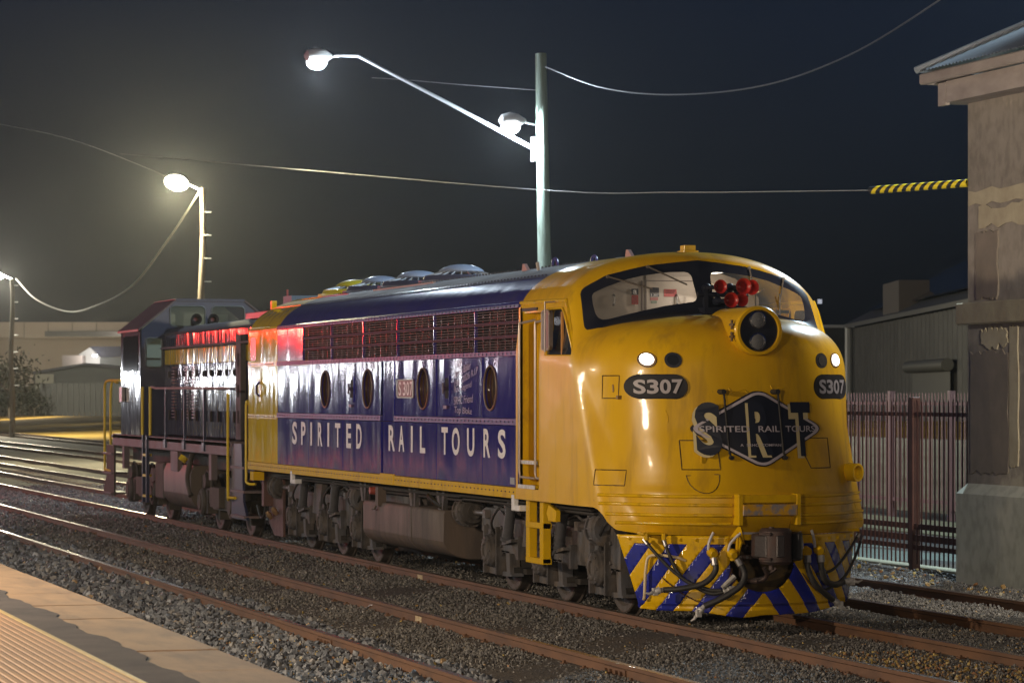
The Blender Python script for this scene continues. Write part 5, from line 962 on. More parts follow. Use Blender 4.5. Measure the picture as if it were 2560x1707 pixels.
# hood: doors as separate panels in three bands
n_d = 13; w_ = (H1 - H0) / n_d
for s in (-1, 1):
    for i in range(n_d):
        a, b = H0 + i * w_ + .006, H0 + (i + 1) * w_ - .006
        for z0, z1, mt, d in ((1.66, 3.035, B2, 0), (3.035, 3.325, Y2, .001), (3.325, 3.62, B2, 0)):
            dd = .012 * math.sin(i * 2.3 + s)
            m = MB(); m.add([(a, s * (HY - .03), z0), (b, s * (HY - .03), z0), (b, s * (HY - .03), z1), (a, s * (HY - .03), z1), (a, s * (HY + d), z0), (b, s * (HY + d), z0), (b, s * (HY + d), z1), (a, s * (HY + d), z1)], [(0, 1, 2, 3), (4, 5, 6, 7), (0, 1, 5, 4), (1, 2, 6, 5), (2, 3, 7, 6), (3, 0, 4, 7)]); m.build('hood_door', mt, L2, bev=.008)
        m = MB(); m.box(b - .09, b - .04, min(s * HY, s * (HY + .04)), max(s * HY, s * (HY + .04)), 1.95, 2.15); m.box(b - .09, b - .04, min(s * HY, s * (HY + .04)), max(s * HY, s * (HY + .04)), 2.78, 2.9); m.build('door_latch', UNDD, L2)
    for i in (1, 3, 4):
        m = MB(); xc_ = H0 + (i + .5) * w_
        for z in np.arange(2.0, 2.98, .06): m.xz([(xc_ - .14, z), (xc_ + .14, z), (xc_ + .14, z + .022), (xc_ - .14, z + .022)], *sorted((s * (HY - .01), s * (HY + .035))))
        tag(m.build('louvres', mat('louvre', (.10, .07, .07), .35, .3), L2), kind='stuff')
    m = MB(); m.add([(x_, s * y_, z_) for x_ in (H0, H1) for y_, z_ in ((HY, 3.62), (HY + .02, 3.66), (.75, 3.76), (.35, 3.82), (0, 3.83))], [(0, 1, 6, 5), (1, 2, 7, 6), (2, 3, 8, 7), (3, 4, 9, 8)]); m.build('hood_roof', mat('hood_roof', (.03, .03, .04), .7), L2, 60)
    m = MB(); m.tube([(H0 + .1, s * (HY + .09), 3.36), (H1 - .02, s * (HY + .09), 3.36)], .022, 8); m.build('hood_handrail', G2, L2)
    # deck, posts, rails
    m = MB(); m.box(-28.85, -16.9, min(s * 1.05, s * 1.42), max(s * 1.05, s * 1.42), 1.40, 1.645); m.build('sole_bar', G2, L2, bev=.01)
    for x in (-27.5, -18.6): m = MB(); m.box(x - .11, x + .11, min(s * 1.32, s * 1.43), max(s * 1.32, s * 1.43), .95, 1.40); m.build('frame_leg', G2, L2)
    for x in (-22.9, -21.04, -19.2): m = MB(); m.box(x - .022, x + .022, min(s * 1.38, s * 1.43), max(s * 1.38, s * 1.43), 1.60, 2.56); m.box(x - .09, x + .12, min(s * 1.38, s * 1.45), max(s * 1.38, s * 1.45), 1.45, 1.60); m.build('handrail_post', B2C, L2)
    m = MB(); m.tube([(-24.5, s * 1.40, 2.60), (-24.0, s * 1.40, 2.57), (-17.1, s * 1.40, 2.555)], .022, 8); m.build('handrail', mat('handrail_pink', (.42, .28, .28), .35, .3), L2)
    for x in (-25.35, -24.5): m = MB(); m.tube([(x, s * 1.42, 2.60), (x, s * 1.42, 1.66)], .030, 8); m.build('grab_rail', YR, L2)
    m = MB(); m.tube(catmull([(-17.0, s * 1.43, 2.45), (-17.0, s * 1.44, 2.3), (-17.0, s * 1.44, .80), (-16.9, s * 1.44, .70), (-16.5, s * 1.42, .70)], 4), .026, 8); m.build('grab_rail', YR, L2)
    m = MB(); m.tube(catmull([(-28.3, s * 1.36, 2.74), (-29.6, s * 1.38, 2.74), (-29.9, s * 1.40, 2.66), (-29.95, s * 1.40, 2.4), (-29.95, s * 1.40, 1.0), (-29.8, s * 1.40, .88), (-29.2, s * 1.38, .86)], 4), .026, 8); m.build('grab_rail', YR, L2)
    m = MB(); m.tube(catmull([(-30.1, s * 1.1, 2.7), (-30.35, s * 1.2, 2.6), (-30.35, s * 1.2, 1.0), (-30.1, s * 1.2, .9)], 4), .026, 8); m.build('grab_rail', YR, L2)
    # side ladder by the cab
    m = MB(); m.box(-25.2, -25.12, min(s * 1.40, s * 1.46), max(s * 1.40, s * 1.46), .35, 1.66); m.box(-24.78, -24.70, min(s * 1.40, s * 1.46), max(s * 1.40, s * 1.46), .35, 1.66); m.cur = 1
    for z in (.45, .85, 1.25): m.box(-25.12, -24.78, min(s * 1.34, s * 1.46), max(s * 1.34, s * 1.46), z, z + .045)
    m.build('side_ladder', [B2C, YR], L2)
    # end steps and pilots
    for xa, xb, sg in ((-30.2, -28.8, -1), (-16.9, -15.95, 1)):
        m = MB(); m.xz([(xa, .35), (xb, .35), (xb, 1.40), (xa + .5 if sg < 0 else xa, 1.40), (xa + .45 if sg < 0 else xa, .75)], *sorted((s * 1.40, s * 1.36))) if sg < 0 else m.xz([(xa, .35), (xb + .3, .35), (xb, .65), (xb - .15, 1.62), (xa, 1.62)], *sorted((s * 1.40, s * 1.36))); m.build('step_plate', B2C if sg > 0 else K2, L2)
        for z in (.38, .80, 1.2): m = MB(); m.box(xa + .1, xb + (.25 if sg > 0 else -.1), min(s * 1.05, s * 1.44), max(s * 1.05, s * 1.44), z, z + .04); m.build('end_step', G2, L2)
m = MB(); m.yz([(-HY, 1.6), (HY, 1.6), (HY, 3.66), (.75, 3.76), (0, 3.83), (-.75, 3.76), (-HY, 3.66)], H1 - .03, H1); m.build('hood_end', B2, L2)
m = MB(); m.box(-18.35, -17.95, -HY - .10, -HY - .005, 1.66, 3.50); sb = m.build('conduit_box', UNDER, L2)
for z in (1.95, 2.4, 2.95): m = MB(); m.box(-18.22, -18.08, -HY - .108, -HY - .098, z, z + .22); m.build('conduit_slot', DARK, sb)
m = MB(); m.box(-29.0, -16.8, -1.42, 1.42, 1.56, 1.62); m.build('deck', G2, L2); m = MB(); m.box(-28.8, -16.9, -1.0, 1.0, 1.1, 1.5); m.build('underframe', UNDD, L2)
m = MB(); m.box(-30.0, CE, -.95, .95, 1.65, 2.1); m.build('front_hood', B2, L2)
m = MB(); m.box(-17.55, -16.9, -.35, .45, 3.8, 4.15); m.build('roof_box', mat('roof_box', (.10, .14, .18), .5), L2)
m = MB(); m.box(-19.5, -17.2, -.6, .6, 3.8, 3.9); m.build('roof_stack', B2C, L2)
m = MB(); m.tube([(-19.2, .1, 3.85), (-19.2, .1, 4.33)], .02, 6); m.build('aerial', mat('aerial_red', (.3, .06, .05), .5), L2)
for y in (-.42, -.08): m = MB(); m.lathe((-25.3, y, 3.93), (1, 0, 0), [(0, .04), (.2, .03), (.32, .06), (.36, .11)], 20, False); m.cur = 1; m.lathe((-24.94, y, 3.93), (1, 0, 0), [(0, .11), (-.03, .085), (-.12, .04), (-.13, .001)], 20, False); m.cur = 0; m.box(-25.35, -25.15, y - .04, y + .04, 3.78, 3.95); m.build('horn', [UNDD, mat('horn_dull_red', (.14, .03, .025), .5)], L2)
# tank, air reservoirs, bogies
m = MB(); pr = [(-1.30, 1.15), (-1.36, 1.0), (-1.36, .62)] + [(-1.36 + .35 - .35 * math.cos(t), .62 - .30 * math.sin(t)) for t in lin(0, math.pi / 2, 6)]; pr = pr + [(-p[0], p[1]) for p in reversed(pr)]; m.yz(pr, -23.4, -20.7); m.build('fuel_tank', mat('tank_dirt', (.105, .080, .060), .55, col2=(.06, .05, .042), scale=2, stretch=(2, 1, .3), bump=.004), L2)
m = MB(); m.box(-24.3, -23.45, -1.36, 1.36, .45, 1.15); m.build('battery_box', K2, L2, bev=.03)
for s in (-1, 1):
    m = MB(); m.tube(catmull([(-20.9, s * 1.3, 1.35), (-20.8, s * 1.36, 1.2), (-20.9, s * 1.38, .9), (-20.7, s * 1.36, .6)], 4), .05, 8); m.build('pipe', K2, L2)
    m = MB(); m.cyl((-21.6, s * 1.30, 1.30), (-21.6, s * 1.36, 1.22), .08, n=10); m.build('filler_cap', YR, L2)
    m = MB(); m.box(-22.6, -21.9, min(s * 1.3, s * 1.38), max(s * 1.3, s * 1.38), 1.02, 1.40); m.build('relay_box', G2, L2)
for cx_ in (-26.6, -19.05):
    Bo = bpy.data.objects.new('bogie', None); Bo.parent = L2; Bo.location = Vector((cx_, 0, 0)) - wl(L2); COL.objects.link(Bo)
    for s in (-1, 1):
        m = MB(); ys_ = sorted((s * 1.16, s * 1.02)); m.xz([(-1.95, .62), (-1.9, .98), (-.8, 1.0), (-.55, .80), (.55, .80), (.8, 1.0), (1.9, .98), (1.95, .62), (1.75, .45), (.8, .5), (.6, .40), (-.6, .40), (-.8, .5), (-1.75, .45)], *ys_); m.box(-.4, .4, min(s * 1.16, s * 1.26), max(s * 1.16, s * 1.26), .45, .80); m.build('side_frame', K2, Bo, loc=(0, 0, 0))
        for a in (-1.33, 1.33):
            m = MB(); m.lathe((a, s * 1.05, .51), (0, s, 0), [(0, .25), (.16, .25), (.20, .22), (.21, .16), (.23, .15), (.23, .001)], 24); m.box(a - .34, a + .34, min(s * 1.0, s * 1.18), max(s * 1.0, s * 1.18), .30, .72); m.build('axle_box', K2, Bo, loc=(0, 0, 0))
            link('wheel', WHM, Bo, (a, s * .80, .508), (0, R(a * 50), 0 if s < 0 else math.pi))
            m = MB(); m.cyl((a + .62, s * 1.1, .9), (a + .62, s * 1.3, .9), .13, n=14); m.box(a + .42, a + .56, min(s * .78, s * 1.0), max(s * .78, s * 1.0), .2, .62); m.tube(catmull([(a + .3, s * 1.2, 1.0), (a + .5, s * 1.22, 1.08), (a + .75, s * 1.2, .98), (a + .8, s * 1.2, .7)], 4), .025, 6); m.build('brake_gear', K2, Bo, loc=(0, 0, 0))
    m = MB(); m.box(-1.8, 1.8, -1.02, 1.02, .5, .75)
    for a in (-1.33, 1.33): m.cyl((a, -.95, .508), (a, .95, .508), .09, n=12)
    m.build('axles_and_motors', UNDD, Bo, loc=(0, 0, 0))
# ------------------------------------------------------------------ poles, lamps and wires
WOOD = mat('pole_wood', (.15, .115, .085), .85, col2=(.08, .065, .05), scale=3, stretch=(6, 6, .4), bump=.008, bscale=12)
WOODG = mat('pole_lit_green', (.26, .33, .27), .8, col2=(.16, .19, .15), scale=3, stretch=(6, 6, .4), bump=.008, bscale=12)  # greenish lamplight on the main pole put into the timber colour
LEDM = mat('led_glow', (1, 1, 1), .4, emis=(.86, .93, 1), estr=60); SODM = mat('flood_glow', (1, 1, 1), .4, emis=(1, .97, .72), estr=90)
GALV = mat('galvanised', (.55, .56, .58), .4, .6)
def luminaire(name, p, tip, mtl, parent, s=1.):
    p = Vector(p); d = (Vector(tip) - p).normalized(); m = MB(); m.lathe(p, d, [(0, .03 * s), (.05 * s, .06 * s), (.14 * s, .12 * s), (.30 * s, .15 * s), (.44 * s, .11 * s), (.50 * s, .02 * s)], 16); h = m.build(name, mat('lamp_housing', (.7, .7, .7), .6), parent)
    m = MB(); q = p + d * .28 * s + Vector((0, 0, -.10 * s)); m.lathe(q + Vector((0, 0, .02)), (0, 0, -1), [(0, .17 * s), (.06 * s, .165 * s), (.12 * s, .11 * s), (.145 * s, .001)], 20, False); m.build('lamp_glass', mtl, h); return q
a, b = onY(1352, 135, 10), onY(1361, 655, 10); b0 = b + (b - a) * (b.z / (a.z - b.z))
MP = thing('lamp_pole', (b0.x, b0.y, 0), 'tall timber pole behind the locomotive carrying two white lamps', 'lamp pole')
m = MB(); m.cyl((b0.x, b0.y, GZ), tuple(a), .19, .135, n=18); m.build('pole', WOODG, MP)
p0 = onY(1340, 375, 9.88); m = MB(); ly = 4.9; lp = onY(803, 147, ly); mid = onY(895, 140, 5.75); m.tube([p0, p0.lerp(mid, .5) + Vector((0, 0, .01)), mid, mid.lerp(lp, .55) + Vector((0, 0, .04)), lp + Vector((0, .25, .05))], [.055, .045, .04, .03, .03], 8); m.build('lamp_arm', GALV, MP)
q1 = luminaire('luminaire', lp + Vector((0, .28, .06)), lp + Vector((0, -.3, .05)), LEDM, MP, 1.4)  # both LED heads enlarged, lamp glare put into their size
l3 = onY(1290, 306, 9.3); m = MB(); m.tube([onY(1340, 312, 9.9), onY(1318, 308, 9.6), l3 + Vector((0, .2, .03))], .022, 8); m.build('lamp_arm', GALV, MP)
q2 = luminaire('luminaire', l3 + Vector((0, .24, .04)), l3 + Vector((0, -.3, .03)), LEDM, MP, 1.35)
m = MB(); m.box(p0.x - .12, p0.x + .12, p0.y - .09, p0.y + .05, p0.z - .28, p0.z + .30); m.build('arm_clamp', GALV, MP)
# left lamp pole with a strong flood lamp
c0 = onY(505, 470, 10); FPX = (c0.x, 10.); FP = thing('lamp_pole', (FPX[0], 10, 0), 'rough timber pole behind the dark locomotive with blazing yellowish flood lamp', 'lamp pole')
m = MB(); zz = lin(GZ, c0.z, 14); m.tube([(FPX[0] + .05 * math.sin(z * 1.3), 10 + .06 * math.sin(z * .9), z) for z in zz], [.15 - .05 * (z / 10) for z in zz], 12); m.build('pole', WOOD, FP)
for z in np.arange(3.2, 9.6, .85): m = MB(); m.tube([(FPX[0] + .1, 10.05, z), (FPX[0] + .12, 10.32, z)], .022, 5); m.build('climbing_peg', GALV, FP)
fl = onY(445, 453, 9.2); m = MB(); m.tube([(FPX[0], 10, c0.z - .1), (fl.x, 9.6, c0.z + .15), fl + Vector((0, .3, .05))], .03, 8); m.build('lamp_arm', GALV, FP)
m = MB(); m.lathe(fl + Vector((-.1, 0, .12)), (.55, -.25, -.8), [(0, .12), (.05, .36), (.20, .44), (.24, .44)], 24, False); fh = m.build('flood_lamp', GALV, FP); m = MB(); m.lathe(fl + Vector((.0, -.06, -.02)), (.55, -.25, -.8), [(0, .41), (.06, .38), (.14, .24), (.18, .001)], 24, False); m.build('lamp_glass', SODM, fh)  # flood head and glass oversized: glare put into the shape
# far pole
d0 = onZ(29.5, 1088, 0); dz = onY(29.5, 697, d0.y); EP = thing('lamp_pole', (d0.x, d0.y, 0), 'distant timber pole with pegs standing before the dry grass bank', 'lamp pole')
m = MB(); zz = lin(GZ, dz.z, 12); m.tube([(d0.x, d0.y + .05 * math.sin(z), z) for z in zz], [.17 - .05 * z / 10 for z in zz], 10); m.build('pole', WOOD, EP)
for z in np.arange(3, 9.4, 1.0): m = MB(); m.tube([(d0.x, d0.y + .1, z), (d0.x, d0.y + .38, z)], .03, 5); m.build('climbing_peg', GALV, EP)
fl2 = onY(-4, 688, d0.y - .4); m = MB(); m.tube([(d0.x, d0.y, dz.z), fl2 + Vector((0, .1, .1))], .04, 6); m.build('lamp_arm', GALV, EP)
m = MB(); m.lathe(fl2, (.5, -.3, -.8), [(0, .3), (.08, .26), (.14, .12), (.15, .001)], 18); m.build('lamp_glass', mat('flood_glow2', (1, 1, 1), .4, emis=(.9, 1, .93), estr=60), EP)
point_light('yard_flood', fl + Vector((.35, -.25, -.42)), 17000, (1, .90, .56), .25)
point_light('pole_led', q1 + Vector((0, 0, -.27)), 1700, (.74, .87, 1), .05)
point_light('pole_led', q2 + Vector((0, 0, -.26)), 1500, (.74, .90, 1), .05)
point_light('far_flood', fl2 + Vector((.2, -.2, -.3)), 15000, (1, .93, .72), .25)
def wire(name, pts, r, mtl, label, n=10):
    m = MB(); m.tube(catmull(pts, n), r, 5); o = m.build(name, mtl); return tag(o, label, 'cable')
CAB = mat('cable_grey', (.30, .31, .33), .5); CABD = mat('cable_dark', (.12, .12, .13), .5); CABY = mat('cable_pale', (.20, .19, .16), .6)
wire('overhead_cable', [onY(1364, 168, 9.9), onY(1500, 218, 9.6), onY(1672, 237, 9.3), onY(1900, 216, 9.0), onY(2120, 140, 8.7), onY(2350, 0, 8.4), onY(2480, -100, 8.3)], .015, mat('cable_mid', (.16, .165, .18), .5), 'thick sagging cable from the top of the main lamp pole')
wire('guy_wire', [onX(2176, 476, -5.2) * 1, onY(1680, 481, 8.0), onY(1352, 475, 9.4), onY(760, 425, 12.5), onY(300, 385, 14)], .007, mat('wire_black', (.03, .03, .035), .6), 'thin dark wire running from the striped sleeve past the main pole')
wire('service_wire', [onY(1342, 226, 9.9), onY(1150, 212, 9.0), onY(1010, 200, 8.4), onY(930, 195, 8.0)], .009, CABD, 'thin wire joining the main pole above its short-armed lamp')
wire('overhead_cable', [onY(40, 697, d0.y), onY(90, 748, 12.4), onY(170, 779, 12), onY(240, 765, 11.5), onY(330, 715, 11), onY(420, 600, 10.6), onY(500, 478, 10.05)], .045, CABY, 'sagging pale cable between the flood lamp pole and the farthest pole')
wire('service_wire', [onY(-30, 305, 8.5), onY(180, 350, 9.0), onY(470, 462, 9.8)], .010, CABD, 'thin wire reaching the top of the flood lamp pole')
# striped sleeve on the guy wire
s0, s1 = onX(2420, 458, -3.72), onX(2176, 476, -5.2); m = MB(); n_ = 22; d = (s1 - s0)
ax_ = d.normalized(); uu = Vector((0, 0, 1)).cross(ax_).normalized(); ww = ax_.cross(uu)
for i in range(n_):
    m.cur = i % 2; rg = []
    for e in (i, i + 1):
        for q in range(14): t = 2 * math.pi * q / 14; sh = -.055 * math.sin(t) * (0 if e in (0, n_) else 1); rg.append(s0 + d * (e / n_) + ax_ * sh + (uu * math.cos(t) + ww * math.sin(t)) * .055)
    m.add(rg, [(q, (q + 1) % 14, 14 + (q + 1) % 14, 14 + q) for q in range(14)])
SL = m.build('striped_sleeve', [mat('sleeve_yellow', (.75, .58, .02), .45), mat('sleeve_black', (.02, .022, .025), .45)], ang=30); tag(SL, 'yellow and black striped sleeve on the wire at the building corner', 'sleeve')
# ------------------------------------------------------------------ rendered masonry building, right
REN = nodes_mat('stained_render')
def stained(m, N, L, b, cols, pos):
    tc = N.new('ShaderNodeTexCoord'); mp = N.new('ShaderNodeMapping'); mp.inputs['Scale'].default_value = (1, 1, 1); L.new(tc.outputs['Object'], mp.inputs[0])
    n = N.new('ShaderNodeTexNoise'); n.inputs['Scale'].default_value = .85; n.inputs['Detail'].default_value = 12; n.inputs['Roughness'].default_value = .68; L.new(mp.outputs[0], n.inputs['Vector'])
    cr = N.new('ShaderNodeValToRGB'); L.new(n.outputs['Fac'], cr.inputs[0])
    while len(cr.color_ramp.elements) < len(cols): cr.color_ramp.elements.new(.5)
    for e, c, p in zip(cr.color_ramp.elements, cols, pos): e.position = p; e.color = (*c, 1)
    n2 = N.new('ShaderNodeTexNoise'); n2.inputs['Scale'].default_value = 7; n2.inputs['Detail'].default_value = 8; mp2 = N.new('ShaderNodeMapping'); mp2.inputs['Scale'].default_value = (1, 1, .7); L.new(tc.outputs['Object'], mp2.inputs[0]); L.new(mp2.outputs[0], n2.inputs['Vector'])
    r2 = N.new('ShaderNodeMapRange'); r2.inputs[1].default_value = .38; r2.inputs[2].default_value = .55; r2.inputs[3].default_value = .62; r2.inputs[4].default_value = 1; L.new(n2.outputs['Fac'], r2.inputs[0])
    mx = N.new('ShaderNodeMixRGB'); mx.blend_type = 'MULTIPLY'; mx.inputs[0].default_value = .5; L.new(cr.outputs[0], mx.inputs[1]); L.new(r2.outputs[0], mx.inputs[2]); L.new(mx.outputs[0], b.inputs['Base Color'])
    b.inputs['Roughness'].default_value = .85; b.inputs['Specular IOR Level'].default_value = .25; bp = N.new('ShaderNodeBump'); bp.inputs['Distance'].default_value = .006; L.new(n.outputs['Fac'], bp.inputs['Height']); L.new(bp.outputs[0], b.inputs['Normal'])
stained(*REN, [(.19, .165, .135), (.27, .24, .20), (.31, .275, .23), (.43, .39, .30)], [.30, .46, .60, .66]); REN = REN[0]
PLI = nodes_mat('stained_plinth'); stained(*PLI, [(.33, .34, .28), (.42, .43, .36), (.48, .48, .40)], [.3, .5, .7]); PLI = PLI[0]
BX, BY = -3.72, 6.10; BD = thing('stone_building', (BX + 3, BY + 2, 0), 'tall stained rendered building with plinth and metal roof', 'building')
m = MB(); m.box(BX, BX + 9, BY, BY + 5, 1.0, 6.55); m.build('wall', REN, BD)
m = MB(); m.add([(x_, y_, z_) for z_, e in ((GZ - .2, .12), (1.10, .12), (1.24, 0)) for x_, y_ in ((BX - e, BY - e), (BX + 9 + e, BY - e), (BX + 9 + e, BY + 5 + e), (BX - e, BY + 5 + e))], [(0, 1, 5, 4), (1, 2, 6, 5), (2, 3, 7, 6), (3, 0, 4, 7), (4, 5, 9, 8), (5, 6, 10, 9), (6, 7, 11, 10), (7, 4, 8, 11)]); m.build('plinth', PLI, BD)
m = MB(); m.box(BX - .13, BX + 9.1, BY - .13, BY + 5.1, 3.40, 3.70); m.build('string_course', mat('course', (.36, .31, .20), .8, col2=(.26, .21, .14), scale=3, bump=.01), BD, bev=.02)
PATCH = mat('render_patch', (.44, .39, .27), .85, col2=(.33, .28, .19), scale=3, bump=.006)
PATD = mat('render_patch_dark', (.17, .145, .115), .85, col2=(.23, .19, .15), scale=2.5, bump=.006)
def patch(x0, x1, z0, z1, mt, sd, j=.06):
    r_ = np.random.default_rng(sd); n_ = 14; e = lambda: float(r_.uniform(-j, j)); pts = [(x, z0 + e()) for x in lin(x0, x1, n_)] + [(x1 + e(), z) for z in lin(z0, z1, 7)[1:-1]] + [(x, z1 + e()) for x in lin(x1, x0, n_)] + [(x0 + e() * .3, z) for z in lin(z1, z0, 7)[1:-1]]
    m = MB(); m.xz(pts, BY - .006 - .003 * sd, BY + .02); return m.build('render_patch', mt, BD)
patch(BX + .03, BX + 3.2, 5.02, 5.22, PATCH, 1, .03); patch(BX + .35, BX + 3.0, 4.72, 4.98, PATCH, 2, .05); patch(BX + .10, BX + 1.25, 1.40, 3.02, PATD, 3, .04); patch(BX + 1.30, BX + 1.55, 1.50, 3.35, PATCH, 4, .02); patch(BX + .45, BX + 1.22, 3.10, 3.33, PATCH, 5, .05); patch(BX + .30, BX + .95, 3.75, 4.65, PATD, 6, .03)
gc = onY(2297, 186, BY - .50); EZ = gc.z; EX = gc.x
TRIM = mat('eave_paint', (.40, .35, .31), .7, col2=(.28, .24, .21), scale=4, stretch=(.4, 1, 1), bump=.006)
m = MB(); m.box(EX, BX + 9.5, BY - .50, BY - .40, EZ - .15, EZ); m.box(EX, EX + .10, BY - .40, BY + 5.4, EZ - .15, EZ); m.build('gutter', TRIM, BD, bev=.02)
m = MB(); m.box(EX + .32, BX + .05, BY - .36, BY - .30, EZ - .47, EZ - .16); m.build('fascia_board', TRIM, BD); m = MB(); m.box(BX + .07, BX + 9.5, BY - .36, BY - .30, EZ - .44, EZ - .15); m.build('fascia_board', TRIM, BD)
m = MB(); m.box(EX + .32, BX + 9.3, BY - .30, BY + 5.3, EZ - .44, EZ - .40); m.build('soffit', TRIM, BD)
TIN = mat('roof_tin', (.42, .46, .50), .38, .5, col2=(.30, .33, .36), scale=3, stretch=(.3, 1, 1))
PT = .5; m = MB(); nx_ = 90; L_ = 9.8 - 0; DY = 3.1
def hip(t): return min(t, DY)
for i in range(nx_):
    x0, x1 = EX + L_ * i / nx_, EX + L_ * (i + 1) / nx_; xm = (x0 + x1) / 2
    for xa, xb, ha, hb_ in ((x0, xm, 0, .025), (xm, x1, .025, 0)):
        ya, yb = hip(xa - EX), hip(xb - EX); m.add([(xa, BY - .52, EZ + .02 + ha), (xb, BY - .52, EZ + .02 + hb_), (xb, BY - .52 + yb, EZ + .02 + hb_ + yb * PT), (xa, BY - .52 + ya, EZ + .02 + ha + ya * PT)], [(0, 1, 2, 3)])
m.add([(EX, BY - .52, EZ + .02), (EX + DY, BY - .52 + DY, EZ + .02 + DY * PT), (EX, BY - .52 + 2 * DY, EZ + .02)], [(0, 1, 2)]); m.add([(EX, BY - .52 + 2 * DY, EZ + .02), (EX + DY, BY - .52 + DY, EZ + .02 + DY * PT), (EX + L_, BY - .52 + DY, EZ + .02 + DY * PT), (EX + L_, BY - .52 + 2 * DY, EZ + .02)], [(0, 1, 2, 3)])
m.build('roof', TIN, BD, 20)
m = MB(); m.tube([(EX - .02, BY - .54, EZ + .05), (EX + DY, BY - .52 + DY, EZ + .06 + DY * PT)], .05, 8); m.build('hip_cap', TIN, BD)
# ------------------------------------------------------------------ palisade fences
def fence(name, label, y, x0, x1, z0, z1, sp, rails, posts, mtl, w=.052):
    F = thing(name, ((x0 + x1) / 2, y, GZ), label, 'fence')
    pm = MB(); pm.add([(-w / 2, .004, 0), (0, -.004, 0), (w / 2, .004, 0), (-w / 2, .004, z1 - z0 - .08), (0, -.004, z1 - z0 - .04), (w / 2, .004, z1 - z0 - .08), (-w * .55, .004, z1 - z0 - .01), (0, -.004, z1 - z0 + .035), (w * .55, .004, z1 - z0 - .01), (-w / 2, .008, 0), (0, .0, 0), (w / 2, .008, 0), (-w / 2, .008, z1 - z0 - .08), (0, .0, z1 - z0 - .04), (w / 2, .008, z1 - z0 - .08)], [(0, 1, 4, 3), (1, 2, 5, 4), (3, 4, 7, 6), (4, 5, 8, 7), (9, 10, 13, 12), (10, 11, 14, 13), (0, 9, 12, 3), (2, 11, 14, 5)]); me = pm.mesh('pale', mtl, ang=20)
    for x in np.arange(x0, x1, sp):
        if all(abs(x - p) > .09 for p in posts): link('pale', me, F, Vector((x, y - .05, z0)) - wl(F))
    for za, zb in rails: m = MB(); m.box(x0, x1, y - .04, y - .005, za, zb); m.build('rail', mtl, F)
    for p in posts: m = MB(); m.box(p - .065, p + .065, y - .06, y + .07, GZ - .1, z1 + .06); m.build('post', mtl, F, bev=.006)
    return F
FB = mat('fence_brown', (.13, .052, .038), .5, col2=(.09, .038, .03), scale=4, rvar=.2); FP2 = mat('fence_lit_pink', (.36, .185, .165), .55, col2=(.28, .15, .13), scale=4)  # back fence's lamplit pink tone put into its base colour
zf = lambda v: onY(2293, v, 6.6).z
fence('palisade_fence', 'brown steel palisade fence between the yellow nose and the building', 6.6, -15.5, -3.7, zf(1408), zf(1003), .152, [(zf(1040), zf(1030)), (zf(1322), zf(1308)), (zf(1352), zf(1336)), (zf(1373), zf(1361))], [-15.4, -11.0, -6.58], FB)
zb_ = lambda v: onY(2293, v, 14.7).z; px_ = [onY(u_, 1000, 14.7).x for u_ in (2228, 2378)]
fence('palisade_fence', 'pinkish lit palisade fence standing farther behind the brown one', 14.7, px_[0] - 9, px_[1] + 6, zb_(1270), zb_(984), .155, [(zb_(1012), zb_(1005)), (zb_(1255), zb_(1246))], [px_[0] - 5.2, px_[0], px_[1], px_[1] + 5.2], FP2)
m = MB(); m.box(-40, 8, 6.72, 6.98, GZ - .05, GZ + .06); k_ = m.build('kerb', mat('kerb_concrete', (.42, .40, .28), .8, col2=(.30, .28, .2), scale=4, bump=.01), bev=.015); k_['kind'] = 'structure'
m = MB(); m.box(-60, 20, 7.1, 9.6, GZ - .05, GZ + .006); k_ = m.build('lit_ground_strip', mat('gravel_lit_pale', (.22, .26, .22), .9, col2=(.12, .15, .13), scale=9, detail=10, bump=.02, bscale=50)); k_['kind'] = 'structure'  # pale strip added: yard lamp's light put into the ground colour
m = MB(); m.box(-60, 20, 11.6, 14.2, GZ - .05, GZ + .03); k_ = m.build('verge', mat('verge_dry_lit', (.36, .34, .20), .9, col2=(.22, .22, .13), scale=6, detail=10, bump=.02, bscale=40)); k_['kind'] = 'structure'  # grass strip made pale, lamplight put into its colour
m = MB(); m.box(-40, 10, 16.2, 17.2, GZ, 1.45); sw = m.build('retaining_wall', mat('block_wall', (.36, .33, .22), .85, col2=(.25, .23, .15), scale=2.5, stretch=(1, 1, 3), bump=.01)); tag(sw, 'low pale block wall behind the pinkish fence', 'wall')
# ------------------------------------------------------------------ sheds and houses beyond
RV = Vector((_s, _c, 0)); FV = Vector((-_c, _s, 0)); C0 = Vector((CAMX, CAMY, 0))
def CF(r, f, z): q = C0 + RV * r + FV * f; return (q.x, q.y, z)
SHW = mat('shed_steel', (.055, .053, .052), .5, .1, col2=(.042, .04, .04), scale=.5, rvar=.1); SOL = mat('solar_panel', (.012, .014, .022), .15, coat=.6)
KS = 2.31
def CFK(r, f, z): return CF(r * KS, f * KS, z if z <= 0 else CAMZ + (z - CAMZ) * KS)
SH = thing('steel_shed', CFK(9, 66, 0), 'grey corrugated shed with solar panels behind the palisade fence', 'shed')
m = MB(); n_ = 190; pts = []
for i in range(n_ + 1): f_ = 48 + 32.2 * i / n_; pts.append((8.88 + (.0 if (i // 2) % 2 else .05), f_))
m.add([CFK(r_, f_, GZ) for r_, f_ in pts] + [CFK(r_, f_, 4.18) for r_, f_ in pts], [(i, i + 1, n_ + 2 + i, n_ + 1 + i) for i in range(n_)]); m.build('wall', SHW, SH, 20)
